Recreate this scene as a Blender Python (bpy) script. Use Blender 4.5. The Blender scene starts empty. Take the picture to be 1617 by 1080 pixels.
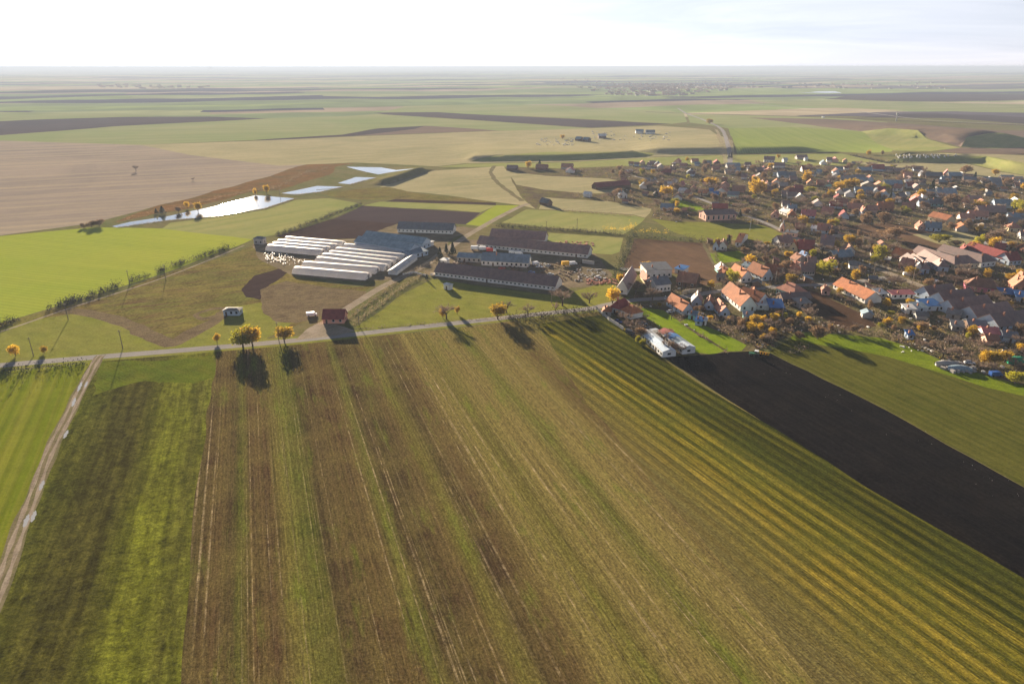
import bpy, bmesh, math, random, time
from mathutils import Vector, noise, geometry
R=math.radians
D=bpy.data; sc=bpy.context.scene; COL=sc.collection
rnd=random.Random(7)
# ---------------------------------------------------------------- camera, sky, sun, exposure
F=1078.0; PITCH=R(21.97); CZ=120.0
cam=D.cameras.new('camera'); cam.sensor_width=36; cam.lens=36*F/1617; cam.clip_start=1; cam.clip_end=90000
co=D.objects.new('camera',cam); COL.objects.link(co); co.location=(0,0,CZ); co.rotation_euler=(R(90)-PITCH,0,0); sc.camera=co
SUN_EL=R(11.0); SUN_AZ=R(-22.5)          # azimuth from +Y towards +X
sc.view_settings.view_transform='Standard'; sc.view_settings.look='None'; sc.view_settings.gamma=1
sc.view_settings.exposure=2.2; sc.view_settings.use_curve_mapping=False
sc.cycles.use_denoising=True; sc.cycles.max_bounces=6; sc.cycles.diffuse_bounces=2; sc.cycles.glossy_bounces=2
sc.cycles.volume_bounces=1; sc.cycles.transparent_max_bounces=6
w=D.worlds.new('World'); sc.world=w; w.use_nodes=True
nt=w.node_tree; bg=nt.nodes['Background']
sky=nt.nodes.new('ShaderNodeTexSky'); sky.sky_type='NISHITA'; sky.sun_disc=False
sky.sun_elevation=SUN_EL; sky.sun_rotation=SUN_AZ; sky.altitude=0; sky.air_density=1.0; sky.dust_density=.25; sky.ozone_density=1.2
# clear air darkens the sky towards the zenith; a thin bright veil of haze and cloud streaks lies along the horizon
tc=nt.nodes.new('ShaderNodeTexCoord'); mp=nt.nodes.new('ShaderNodeMapping'); mp.inputs['Scale'].default_value=(1.5,1.5,20)
nz=nt.nodes.new('ShaderNodeTexNoise'); nz.inputs['Scale'].default_value=1.9; nz.inputs['Detail'].default_value=7; nz.inputs['Roughness'].default_value=.6; nz.inputs['Distortion'].default_value=.8
cr=nt.nodes.new('ShaderNodeValToRGB'); cr.color_ramp.elements[0].position=.36; cr.color_ramp.elements[0].color=(.72,.73,.76,1); cr.color_ramp.elements[1].position=.66; cr.color_ramp.elements[1].color=(1,1,1,1)
sx=nt.nodes.new('ShaderNodeSeparateXYZ'); vr=nt.nodes.new('ShaderNodeValToRGB'); e=vr.color_ramp.elements
e[0].position=0; e[0].color=(2.6,2.3,2.1,1); e[1].position=.5; e[1].color=(0,0,0,1)
for p_,c_ in ((.04,(2.25,2.1,2.05,1)),(.11,(2.7,2.4,2.15,1)),(.20,(.8,.9,1.05,1))): q=e.new(p_); q.color=c_
hs=nt.nodes.new('ShaderNodeHueSaturation'); hs.inputs['Saturation'].default_value=.3
wb=nt.nodes.new('ShaderNodeMix'); wb.data_type='RGBA'; wb.blend_type='MULTIPLY'; wb.inputs[0].default_value=1; wb.inputs[7].default_value=(.26,.315,.44,1)
mx=nt.nodes.new('ShaderNodeMix'); mx.data_type='RGBA'; mx.blend_type='MULTIPLY'; mx.inputs[0].default_value=1
ad=nt.nodes.new('ShaderNodeMix'); ad.data_type='RGBA'; ad.blend_type='ADD'; ad.inputs[0].default_value=1
L_=nt.links.new
L_(tc.outputs['Generated'],mp.inputs[0]); L_(mp.outputs[0],nz.inputs[0]); L_(nz.outputs[0],cr.inputs[0]); L_(tc.outputs['Generated'],sx.inputs[0]); L_(sx.outputs[2],vr.inputs[0])
L_(vr.outputs[0],mx.inputs[6]); L_(cr.outputs[0],mx.inputs[7]); L_(sky.outputs[0],hs.inputs['Color']); L_(hs.outputs[0],wb.inputs[6]); L_(wb.outputs[2],ad.inputs[6]); L_(mx.outputs[2],ad.inputs[7])
L_(ad.outputs[2],bg.inputs['Color']); bg.inputs['Strength'].default_value=.05
sl=D.lights.new('sun','SUN'); sl.energy=5.0; sl.angle=R(.5); sl.color=(1,.84,.63)
so=D.objects.new('sun',sl); COL.objects.link(so); so.location=(-200,400,300)
sd=Vector((math.sin(SUN_AZ)*math.cos(SUN_EL),math.cos(SUN_AZ)*math.cos(SUN_EL),math.sin(SUN_EL)))
so.rotation_euler=sd.to_track_quat('Z','Y').to_euler()
# ---------------------------------------------------------------- terrain height and pixel -> place
CP,SP=math.cos(PITCH),math.sin(PITCH)
def rdir(px,py):
    x=(px-808.5)/F; y=(540-py)/F
    return x, CP+y*SP, -SP+y*CP
def G0(px,py,z=0.):
    a,b,c=rdir(px,py); t=(z-CZ)/c
    return (a*t,b*t)
def T(o,s,u,v): return (o[0]+u/s,o[1]+v/s)
BANKS=[ # foot line (photo px on the valley floor), height, slope width, back slope
 ([(735,256),(800,255),(890,254),(960,251),(1030,247)],5.5,24,260),
 ([(985,244),(1060,245),(1130,244),(1165,244),(1250,243),(1330,240)],6.5,34,330),
 ([(1400,256.5),(1470,256.5),(1522,256),(1545,259),(1578,270),(1630,278),(1760,290)],8.5,26,230),
 ([(1490,236),(1515,235),(1560,235),(1617,231),(1720,226)],20,75,420),
 ([(590,293.5),(623,291),(684,268.5)],5,10,26)]
BK=[]
for pts,h,wd,bk in BANKS:
    P=[Vector(G0(*p)) for p in pts]; L=[0]
    for i in range(len(P)-1): L.append(L[-1]+(P[i+1]-P[i]).length)
    bx=(min(p.x for p in P)-60,max(p.x for p in P)+60,min(p.y for p in P)-60,max(p.y for p in P)+wd+bk+200)
    BK.append((P,L,h,wd,bk,bx))
def ss(a,b,x):
    t=min(1,max(0,(x-a)/(b-a))); return t*t*(3-2*t)
def bank(x,y):
    z=0
    for P,L,h,wd,bk,bx in BK:
        if not(bx[0]<x<bx[1] and bx[2]<y<bx[3]): continue
        best=None; p=Vector((x,y))
        for i in range(len(P)-1):
            d=P[i+1]-P[i]; l=d.length; t=(p-P[i]).dot(d)/l/l; tcl=min(1,max(0,t)); q=P[i]+d*tcl; e=(p-q).length
            side=(d.x*(p.y-P[i].y)-d.y*(p.x-P[i].x))/l
            if best is None or e<best[0]-1e-6: best=(e,side,L[i]+tcl*l,t,i)
        e,side,s,t,i=best
        dd=e if side>0 else -e
        if dd<=0: continue
        e_=15 if h<6 else (170 if h>15 else 60); along=ss(0,e_,s)*ss(0,e_,L[-1]-s)
        z+=h*along*ss(0,wd,dd)*(1-ss(wd*1.2,wd+bk,dd))
    return z
def hgt(x,y):
    r=math.hypot(x,y)
    z=bank(x,y) if 480<r<2600 else 0
    if r>1050:
        k=ss(1050,2600,r)
        z+=k*(9*noise.noise(Vector((x/620,y/620,3.1)))+4*noise.noise(Vector((x/240,y/240,8.1))))
        k=ss(2600,9000,r)
        z+=k*(26*noise.noise(Vector((x/2600,y/2600,5.7)))+6)
        pass
    return z
def G(px,py):
    a,b,c=rdir(px,py)
    if py>292 and not(560<px<700 and py<310): t=-CZ/c; return (a*t,b*t,0.)
    t=250.; st=4.
    while t<60000:
        z=CZ+c*t
        if z<=hgt(a*t,b*t):
            lo,hi=t-st,t
            for _ in range(14):
                m=(lo+hi)/2
                if CZ+c*m<=hgt(a*m,b*m): hi=m
                else: lo=m
            return (a*hi,b*hi,hgt(a*hi,b*hi))
        st=4. if t<1500 else t*.006
        t+=st
    t=45000.; return (a*t,b*t,0.)
# ---------------------------------------------------------------- properties
def tag(o,label=None,cat=None,group=None,kind=None):
    if label: o['label']=label
    if cat: o['category']=cat
    if group: o['group']=group
    if kind: o['kind']=kind
    return o
def link(name,me,mat=None,parent=None):
    o=D.objects.new(name,me); COL.objects.link(o)
    if mat and me is not None and not me.materials: me.materials.append(mat)
    if parent: o.parent=parent
    return o
# ---------------------------------------------------------------- node helper
class NT:
    def __init__(s,name):
        s.m=D.materials.new(name); s.m.use_nodes=True; s.t=s.m.node_tree
        s.b=s.t.nodes['Principled BSDF']; s.b.inputs['Roughness'].default_value=.95; s.b.inputs['Specular IOR Level'].default_value=0
    def n(s,typ,**k):
        q=s.t.nodes.new(typ)
        for a,v in k.items(): setattr(q,a,v)
        return q
    def l(s,a,b): s.t.links.new(a,b)
    def coord(s,ang=0,scale=(1,1,1),loc=(0,0,0)):
        # rotates world coordinates so that Y runs along azimuth ang (from +Y towards +X)
        t=s.n('ShaderNodeTexCoord'); v=s.n('ShaderNodeVectorRotate',rotation_type='Z_AXIS'); v.inputs['Angle'].default_value=ang
        s.l(t.outputs['Object'],v.inputs['Vector']); m=s.n('ShaderNodeMapping'); m.inputs['Scale'].default_value=scale; m.inputs['Location'].default_value=loc
        s.l(v.outputs[0],m.inputs[0]); return m.outputs[0]
    def noise(s,vec,scale,detail=3,rough=.5,dist=0):
        q=s.n('ShaderNodeTexNoise'); q.inputs['Scale'].default_value=scale; q.inputs['Detail'].default_value=detail
        q.inputs['Roughness'].default_value=rough; q.inputs['Distortion'].default_value=dist; s.l(vec,q.inputs['Vector']); return q.outputs[0]
    def ramp(s,f,stops,interp='LINEAR'):
        q=s.n('ShaderNodeValToRGB'); r=q.color_ramp; r.interpolation=interp
        while len(r.elements)<len(stops): r.elements.new(.5)
        for e,(p,c) in zip(r.elements,stops):
            e.position=p; e.color=(*c,1) if not isinstance(c,(int,float)) else (c,c,c,1)
        s.l(f,q.inputs[0]); return q.outputs[0]
    def math(s,op,a,b=None,c=None):
        q=s.n('ShaderNodeMath',operation=op)
        for i,x in enumerate((a,b,c)):
            if x is None: continue
            if isinstance(x,(int,float)): q.inputs[i].default_value=x
            else: s.l(x,q.inputs[i])
        return q.outputs[0]
    def mix(s,f,a,b,mode='MIX'):
        q=s.n('ShaderNodeMix',data_type='RGBA',blend_type=mode)
        for i,x in ((0,f),(6,a),(7,b)):
            if isinstance(x,(int,float)): q.inputs[i].default_value=x
            elif isinstance(x,tuple): q.inputs[i].default_value=(*x,1)
            else: s.l(x,q.inputs[i])
        return q.outputs[2]
    def out(s,col,bump=None,bs=.5,bd=.3):
        s.l(col,s.b.inputs['Base Color'])
        if bump is not None:
            q=s.n('ShaderNodeBump'); q.inputs['Strength'].default_value=bs; q.inputs['Distance'].default_value=bd
            s.l(bump,q.inputs['Height']); s.l(q.outputs[0],s.b.inputs['Normal'])
        return s.m
def field(name,c1,c2,c3=None,ang=-20,w=2.,L=60.,st=.5,patch=45.,speck=.35,bump=.5,bd=.25,fine=1.1,k=.5,lines=0.):
    """crop or soil: large patches c1<->c2, streaks of c3 along the rows, grain and clod relief"""
    c3=c3 or c2; q=NT(name); a=R(ang)
    v0=q.coord(); vs=q.coord(a,(1/w,1/L,.2))
    p=q.noise(v0,1/patch,5,.6,.4); p=q.ramp(p,[(.36,0),(.64,1)])
    s1=q.noise(vs,1,4,.62); s1=q.ramp(s1,[(.42,0),(.66,1)])
    col=q.mix(p,c1,c2); col=q.mix(q.math('MULTIPLY',s1,st),col,c3)
    f=q.noise(v0,fine,5,.72); f2=q.noise(v0,fine/7,4,.65)
    g=q.math('ADD',q.math('MULTIPLY',f,.65),q.math('MULTIPLY',f2,.35))
    col=q.mix(1.,col,q.ramp(g,[(.3,1-speck*1.3),(.5,1.),(.72,1+speck)]),'MULTIPLY')
    if lines:
        vl=q.coord(a,(1/6.,1/400,.1)); wv=q.n('ShaderNodeTexWave',wave_type='BANDS',bands_direction='X'); wv.inputs['Scale'].default_value=.5; wv.inputs['Distortion'].default_value=.5
        wv.inputs['Detail Scale'].default_value=1.; q.l(vl,wv.inputs[0]); col=q.mix(1.,col,q.ramp(wv.outputs[1],[(0,1-lines),(.4,1.),(1,1+lines*.4)]),'MULTIPLY')
    b=q.math('ADD',q.math('MULTIPLY',f,1.),q.math('MULTIPLY',q.noise(q.coord(a,(1/.8,1/14,.2)),1,2,.5),.6))
    return q.out(col,b,bump,bd)
def plain(name,c,rough=.8,spec=.2,var=.12,scale=1.,metal=0.):
    q=NT(name); q.b.inputs['Roughness'].default_value=rough; q.b.inputs['Specular IOR Level'].default_value=spec; q.b.inputs['Metallic'].default_value=metal
    n=q.noise(q.coord(),scale,4,.6); return q.out(q.mix(1.,c,q.ramp(n,[(.3,1-var),(.7,1+var)]),'MULTIPLY'))
GREEN=(.075,.14,.012); 
M={}
M['base']=field('meadow_grass',(.15,.13,.055),(.10,.115,.035),(.19,.15,.075),ang=-50,w=5,L=80,patch=60)
M['tan']=field('dry_pasture',(.32,.28,.155),(.24,.225,.115),(.40,.335,.19),ang=60,w=9,L=120,patch=110,speck=.2)
M['brownleft']=field('stubble_mauve',(.28,.225,.18),(.20,.165,.145),(.37,.30,.20),ang=68,w=14,L=420,st=.7,patch=160,speck=.15)
M['scrub']=field('orange_scrub',(.17,.09,.035),(.11,.085,.035),(.24,.12,.04),ang=60,w=8,L=30,patch=25,speck=.5,bd=.6)
M['greenbig']=field('winter_wheat',(.25,.30,.034),(.29,.31,.042),(.20,.25,.028),ang=-72,w=7,L=260,st=.35,patch=140,speck=.12,lines=.10)
M['greenpale']=field('pale_grass_crop',(.22,.24,.075),(.29,.27,.10),(.17,.20,.06),ang=40,w=10,L=200,patch=90,speck=.15)
M['greenfar']=field('far_wheat',(.20,.235,.085),(.26,.26,.12),(.15,.18,.07),ang=75,w=25,L=500,patch=240,speck=.08)
M['greenright']=field('hill_wheat',(.20,.25,.055),(.24,.27,.07),(.15,.20,.05),ang=8,w=8,L=400,st=.5,patch=200,speck=.08,lines=.18)
M['plough']=field('ploughed_soil',(.045,.03,.028),(.06,.038,.032),(.035,.024,.022),ang=30,w=4,L=150,patch=70,speck=.3)
M['ploughfar']=field('far_ploughed_soil',(.055,.042,.045),(.07,.05,.05),(.045,.034,.04),ang=70,w=20,L=400,patch=200,speck=.1)
M['pink']=field('mauve_soil',(.16,.115,.09),(.12,.09,.07),(.2,.14,.09),ang=80,w=22,L=400,patch=180,speck=.15)
M['rough']=field('rough_grazing',(.18,.15,.04),(.13,.13,.03),(.12,.07,.04),ang=62,w=3.5,L=26,st=.8,patch=28,speck=.6,bd=.7,fine=.6)
M['yard']=field('farm_yard_dirt',(.19,.145,.095),(.12,.10,.055),(.25,.20,.13),ang=50,w=4,L=20,patch=16,speck=.4)
M['grassnear']=field('roadside_grass',(.18,.19,.035),(.21,.20,.045),(.14,.15,.03),ang=-60,w=4,L=40,patch=22,speck=.35)
M['village']=field('village_garden_ground',(.10,.078,.052),(.13,.12,.04),(.15,.10,.07),ang=30,w=5,L=30,patch=16,speck=.6,bd=.6,fine=.7)
M['garden']=field('garden_grass',(.17,.24,.012),(.13,.19,.012),(.22,.25,.02),ang=-30,w=3,L=25,patch=14,speck=.4)
M['vfield']=field('village_ploughed_plot',(.14,.085,.055),(.11,.07,.045),(.17,.11,.06),ang=-22,w=2.5,L=90,patch=22,speck=.25)
M['black']=field('fresh_black_furrows',(.0045,.004,.0045),(.009,.007,.006),(.020,.016,.014),ang=-23,w=1.3,L=120,patch=22,speck=.9,bump=1.,bd=.35,fine=.9)
M['greenleft']=field('young_green_crop',(.115,.145,.007),(.15,.17,.010),(.23,.215,.03),ang=-24,w=4.,L=260,st=.7,patch=60,speck=.25,lines=.12)
M['olive']=field('weedy_green_field',(.040,.042,.007),(.066,.080,.008),(.12,.135,.010),ang=-19.5,w=12,L=170,st=.6,patch=34,speck=.6,bump=.9,bd=.5,fine=.55)
M['right']=field('olive_stubble_right',(.085,.085,.014),(.065,.070,.010),(.12,.11,.02),ang=-22,w=1.8,L=120,st=.6,patch=50,speck=.35,lines=.12)
M['verge']=field('village_edge_grass',(.12,.17,.008),(.16,.20,.012),(.09,.12,.008),ang=-60,w=3,L=20,patch=14,speck=.45)
M['brownplot']=field('garden_soil',(.06,.035,.022),(.085,.05,.03),(.05,.03,.02),ang=-24,w=1.5,L=30,patch=20,speck=.4)
M['road']=field('worn_asphalt',(.27,.25,.235),(.24,.22,.21),(.31,.29,.27),ang=60,w=.8,L=40,patch=20,speck=.12,bump=.1,bd=.05)
M['track']=field('dirt_track',(.16,.13,.075),(.12,.115,.045),(.21,.17,.11),ang=-22,w=.6,L=18,st=.7,patch=9,speck=.4)
M['lane']=field('farm_lane',(.30,.245,.19),(.22,.18,.12),(.34,.29,.24),ang=30,w=1.2,L=14,patch=12,speck=.3)
q=NT('pond_water'); q.b.inputs['Base Color'].default_value=(.10,.12,.12,1); q.b.inputs['Roughness'].default_value=.06; q.b.inputs['Specular IOR Level'].default_value=.9
bn=q.n('ShaderNodeBump'); bn.inputs['Strength'].default_value=.06; bn.inputs['Distance'].default_value=.1; q.l(q.noise(q.coord(),.7,2),bn.inputs['Height']); q.l(bn.outputs[0],q.b.inputs['Normal']); M['water']=q.m
q=NT('puddle_water'); q.b.inputs['Base Color'].default_value=(.34,.34,.34,1); q.b.inputs['Roughness'].default_value=.1; q.b.inputs['Specular IOR Level'].default_value=1.; M['puddle']=q.m  # pale base colour paints in the reflection of the bright sky
M['rut']=field('bare_rut',(.27,.215,.16),(.21,.165,.12),(.33,.28,.22),ang=-22,w=.5,L=12,st=.7,patch=7,speck=.35)
# far plain: patchwork of strip fields
q=NT('far_plain_fields'); v=q.coord(R(72),(1/260.,1/1900.,.0001)); vo=q.n('ShaderNodeTexVoronoi',feature='F1',distance='CHEBYCHEV'); vo.inputs['Scale'].default_value=1.; vo.inputs['Randomness'].default_value=.85; q.l(v,vo.inputs['Vector'])
sp=q.n('ShaderNodeSeparateColor'); q.l(vo.outputs['Color'],sp.inputs[0])
c=q.ramp(sp.outputs[0],[(0,(.04,.035,.06)),(.17,(.20,.25,.09)),(.34,(.28,.22,.16)),(.46,(.24,.26,.12)),(.58,(.09,.075,.095)),(.70,(.16,.20,.09)),(.86,(.36,.30,.20))],'CONSTANT')
q.out(q.mix(.8,c,q.mix(1.,c,q.ramp(q.noise(q.coord(),1/160,4),[(.3,.7),(.7,1.25)]),'MULTIPLY'))); M['farplain']=q.m
# striped stubble in the foreground: colour bands across the rows (photo x at row y=800 / y=900)
def banded(name,ang,stops,yref,speck=.5,wob=2.2,edge=None):
    q=NT(name); a=R(ang); cs,sn=math.cos(a),math.sin(a)
    us=[(G0(x,yref)[0]*cs-G0(x,yref)[1]*sn,c) for x,c in stops]; u0,u1=us[0][0],us[-1][0]
    vec=q.coord(a); sx=q.n('ShaderNodeSeparateXYZ'); q.l(vec,sx.inputs[0])
    wv=q.noise(q.coord(a,(1/14.,1/55.,.1)),1,4,.6); wf=q.noise(q.coord(a,(1/1.6,1/40.,.1)),1,3,.6)
    u=q.math('ADD',sx.outputs[0],q.math('MULTIPLY',q.math('SUBTRACT',wv,.5),wob*4.2)); u=q.math('ADD',u,q.math('MULTIPLY',q.math('SUBTRACT',wf,.5),wob*3.4))
    f=q.math('DIVIDE',q.math('SUBTRACT',u,u0),u1-u0)
    return q,a,q.ramp(f,[((x-u0)/(u1-u0),c) for x,c in us])
BR=(.080,.043,.022); BD=(.042,.024,.014); GD=(.060,.075,.008); GB=(.092,.108,.014); TN=(.205,.160,.050); OL=(.130,.120,.022); 
q,a,c=banded('stubble_strips',-20.2,[(300,BD),(345,BR),(368,BD),(380,GD),(396,BR),(425,BR),(452,OL),(470,GB),(492,GD),(505,BD),(560,BR),(585,BR),(603,GB),(618,BD),(650,BD),(680,BR),(700,OL),(725,BD),(765,BR),(800,TN),(850,OL),(880,TN),(925,TN),(955,GB),(980,TN),(1040,TN),(1090,BR),(1140,TN),(1190,OL),(1250,OL),(1300,TN)],800,wob=.75)
# rows: bands a few metres wide, drill lines, pale stalk rows, weedy patches, grain
s1=q.ramp(q.noise(q.coord(a,(1/3.4,1/190.,.1)),1,5,.7),[(.36,0),(.50,.5),(.66,1)]); c=q.mix(.34,c,q.mix(s1,(.056,.036,.019),(.15,.135,.034)))
s2=q.noise(q.coord(a,(1/.75,1/120.,.1)),1,3,.6); c=q.mix(1.,c,q.ramp(s2,[(.34,.68),(.5,1.),(.68,1.35)]),'MULTIPLY')
ln=q.noise(q.coord(a,(1/.8,1/300.,.1),(3,0,0)),1,2,.5); ln=q.ramp(ln,[(.60,0),(.65,1)]); br=q.ramp(q.noise(q.coord(a,(1/6.,1/4.,.1)),1,5,.8),[(.40,0),(.60,1)])
ms=q.ramp(q.noise(q.coord(a,(1/16.,1/60.,.1)),1,4,.6),[(.40,.15),(.60,1)]); c=q.mix(q.math('MULTIPLY',q.math('MULTIPLY',ln,br),q.math('MULTIPLY',ms,.85)),c,(.42,.32,.19))
pt=q.ramp(q.noise(q.coord(),1/17.,6,.68,.3),[(.36,0),(.66,1)]); c=q.mix(q.math('MULTIPLY',pt,.45),c,(.17,.135,.040))
gp=q.ramp(q.noise(q.coord(a,(1/7.,1/34.,.1),(40,9,0)),1,5,.68),[(.55,0),(.70,1)]); c=q.mix(q.math('MULTIPLY',gp,.6),c,(.12,.15,.016))
f=q.noise(q.coord(),1.5,6,.82); f2=q.noise(q.coord(a,(1/.5,1/3.,.1)),1,4,.75)
g=q.math('ADD',q.math('MULTIPLY',f,.6),q.math('MULTIPLY',f2,.4)); c=q.mix(1.,c,q.ramp(g,[(.36,.30),(.5,1.),(.64,2.1)]),'MULTIPLY')
M['strips']=q.out(c,q.math('ADD',f,f2),.9,.4)
GO2=(.255,.188,.022); LO=(.066,.060,.008)
q,a,c=banded('golden_striped_stubble',-26.5,[(900,(1,1,1)),(1340,(1,1,1)),(1400,(.7,.8,.7)),(1440,(.85,.9,.8)),(1475,(.4,.5,.4)),(1540,(.34,.42,.36)),(1600,(.4,.5,.4))],900,wob=.5)
def wave(per,dist,loc=0):
    w_=q.n('ShaderNodeTexWave',wave_type='BANDS',bands_direction='X'); w_.inputs['Scale'].default_value=.314159*1.0; w_.inputs['Distortion'].default_value=dist; w_.inputs['Detail'].default_value=3; w_.inputs['Detail Scale'].default_value=.6
    q.l(q.coord(a,(1/per,1/160.,.1),(loc,0,0)),w_.inputs[0]); return w_.outputs[1]
wv=q.ramp(q.math('ADD',wave(4.6,2.2),q.math('MULTIPLY',q.math('SUBTRACT',q.noise(q.coord(a,(1/1.1,1/38.,.1)),1,5,.75),.5),3.4)),[(.15,0),(.85,1)])
col=q.mix(wv,LO,GO2); s2=q.noise(q.coord(a,(1/.6,1/90.,.1)),1,3,.6); col=q.mix(1.,col,q.ramp(s2,[(.36,.6),(.5,1.),(.66,1.45)]),'MULTIPLY')
col=q.mix(q.math('MULTIPLY',q.ramp(q.noise(q.coord(),1/25.,6,.65,.5),[(.38,0),(.66,1)]),.75),col,(.115,.110,.018)); sxx=q.n('ShaderNodeSeparateXYZ'); q.l(q.coord(R(-20.2)),sxx.inputs[0]); a2=R(-20.2); uL=G0(1180,900)[0]*math.cos(a2)-G0(1180,900)[1]*math.sin(a2)
lf=q.math('MULTIPLY',q.math('SUBTRACT',q.math('ADD',sxx.outputs[0],q.math('MULTIPLY',q.noise(q.coord(R(-20.2),(1/9.,1/60.,.1)),1,4,.6),16.)),uL+2),1/26.)
col=q.mix(q.ramp(lf,[(0,1),(1,0)]),col,q.mix(q.ramp(s2,[(.4,0),(.6,1)]),(.10,.078,.028),(.15,.125,.042)))
c=q.mix(1.,col,c,'MULTIPLY')
f=q.noise(q.coord(),1.5,6,.82); f2=q.noise(q.coord(a,(1/.6,1/2.5,.1)),1,4,.75)
g=q.math('ADD',q.math('MULTIPLY',f,.6),q.math('MULTIPLY',f2,.4)); c=q.mix(1.,c,q.ramp(g,[(.36,.38),(.5,1.),(.64,1.9)]),'MULTIPLY')
M['gold']=q.out(c,q.math('ADD',f,f2),.9,.4)

M['mud']=field('trodden_mud',(.155,.118,.065),(.12,.088,.055),(.19,.145,.075),ang=62,w=2,L=14,patch=9,speck=.5,bump=.8,bd=.5)
q,a,c=banded('weedy_green_strips',-19.8,[(20,(.075,.085,.010)),(90,(.058,.060,.009)),(130,(.050,.046,.010)),(175,(.050,.045,.010)),(205,(.075,.078,.010)),(230,(.135,.145,.014)),(262,(.125,.135,.014)),(290,(.085,.085,.014)),(315,(.13,.14,.016))],800,wob=1.6)
pt=q.ramp(q.noise(q.coord(),1/19.,6,.68,.3),[(.38,0),(.64,1)]); c=q.mix(q.math('MULTIPLY',pt,.5),c,(.085,.080,.014))
s1=q.ramp(q.noise(q.coord(a,(1/2.2,1/40.,.1)),1,4,.65),[(.4,.75),(.62,1.3)]); c=q.mix(1.,c,s1,'MULTIPLY')
f=q.noise(q.coord(),1.1,6,.85); f2=q.noise(q.coord(),.28,4,.7); g=q.math('ADD',q.math('MULTIPLY',f,.6),q.math('MULTIPLY',f2,.4))
c=q.mix(1.,c,q.ramp(g,[(.37,.3),(.5,1.),(.63,2.)]),'MULTIPLY'); M['olive']=q.out(c,q.math('ADD',f,f2),1.,.6)
M['greentop']=field('lush_green_weeds',(.075,.100,.009),(.10,.125,.010),(.12,.11,.016),ang=-60,w=5,L=20,patch=16,speck=.5,bump=.9,bd=.5)
# ---------------------------------------------------------------- ground: constrained triangulation of every field, road and pond
FL=[] # (object name, material, label, polygon px)
def fld(mat,label,pts,name='field'): FL.append((name,mat,label,pts))
def px(o,s,pts): return [(o[0]+u/s,o[1]+v/s) for u,v in pts]
C2=((540,60),2.994); C1=((0,60),2.994); CR=((1080,60),3.011); C9=((340,300),4.49); C5f=((640,320),4.49); C3=((940,400),5.4); C4=((1180,400),5.4); C5=((1380,400),4.907)
T1=((960,230),9.8); T2=((1125,230),9.8); T3=((1290,230),9.8); T4=((1452,230),9.8); T5=((1125,335),9.8); T6=((1290,335),9.8); T7=((1452,335),9.8)
def ribbon(pts,w0,w1=None):
    """road polygon of constant real width along a photo polyline"""
    w1=w1 or w0; P=[Vector(G(*p)[:2]) for p in pts]; Lf=[];Rt=[]
    n=len(P)
    for i,p in enumerate(P):
        d=(P[min(i+1,n-1)]-P[max(i-1,0)]).normalized(); nn=Vector((-d.y,d.x)); ww=(w0+(w1-w0)*i/(n-1))/2
        Lf.append(p+nn*ww); Rt.append(p-nn*ww)
    return ('W',[tuple(v) for v in Lf+Rt[::-1]])
def oval(a,b,wd):
    A=Vector(G(*a)[:2]);B=Vector(G(*b)[:2]); d=(B-A); L=d.length/2; d.normalize(); n=Vector((-d.y,d.x)); c=(A+B)/2
    return ('W',[tuple(c+d*(math.cos(t*math.pi/9)*L*(1+.12*math.sin(3*t)))+n*(math.sin(t*math.pi/9)*wd*.62*(1+.3*math.sin(t*2.3+wd*9)))) for t in range(18)])
def smooth_line(pts,n=5):
    o=[]
    for i in range(len(pts)-1):
        p0=pts[max(i-1,0)];p1=pts[i];p2=pts[i+1];p3=pts[min(i+2,len(pts)-1)]
        for k in range(n):
            t=k/n; o.append(tuple(.5*((2*b)+(-a+c)*t+(2*a-5*b+4*c-d)*t*t+(-a+3*b-3*c+d)*t**3) for a,b,c,d in zip(p0,p1,p2,p3)))
    o.append(pts[-1]); return o
fld('farplain','far plain of long strip fields fading towards the horizon',('W',[(-44000,1900),(-3000,1650),(-900,1750),(300,1900),(1500,1700),(3500,1500),(44000,1500),(44000,43000),(-44000,43000)]))
fld('greenfar','pale green strip above the long dark field at left',[(-120,178),(0,177),(150,179),(250,184),(170,189),(0,192),(-120,195)])
fld('ploughfar','long dark ploughed wedge at far left',[(-120,196),(0,192),(200,185),(330,184.5),(425,187.5),(340,192),(180,200),(0,214),(-120,220)])
fld('greenfar','pale green band under the dark far wedge',[(-120,221),(0,214),(180,200),(340,192),(430,187),(540,184),(600,202),(540,213),(400,221.5),(220,229),(0,223)])
fld('greenfar','green field above the diagonal dark strip',[(600,178),(640,168),(757,165),(900,168),(1058,175),(1080,180),(1085,193),(1061,196),(900,187),(690,177)])
fld('greenfar','green field between the dark strip and the mauve wedge',[(540,184),(600,180),(673,186),(807,194),(934,203),(874,207),(787,206.5),(673,199),(560,205),(500,200)])
fld('ploughfar','long diagonal dark ploughed strip in mid distance',[(590,178.5),(690,177.5),(907,188.6),(1061,196),(1000,199),(934,202),(807,194),(673,185),(607,181)])
fld('ploughfar','dark wedge beside the beige plain',[(400,221.5),(540,213),(600,203),(673,199),(655,204),(560,215),(430,222)])
fld('pink','mauve field right of the dark wedge',[(560,215),(655,204),(673,199),(787,206.5),(640,212)])
fld('tan','broad beige pasture in mid distance',[(400,223),(560,216),(787,207),(934,203),(1040,199),(1120,205),(1155,222),(1160,243),(1034,248),(1021,250),(890,256),(735,258),(690,263),(560,257),(440,262),(300,245),(220,229)])
fld('greenpale','grassy valley floor below the first bank',[(690,264),(740,259),(890,257),(1034,249),(1160,245),(1330,243),(1400,258),(1300,262),(1160,258),(1000,262),(880,266),(790,264)])
fld('greenpale','shaded grassy bank face left of the valley road',[(742,255.5),(890,254),(1030,247),(1034,242),(985,240),(864,240),(800,245),(760,250)])
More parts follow.
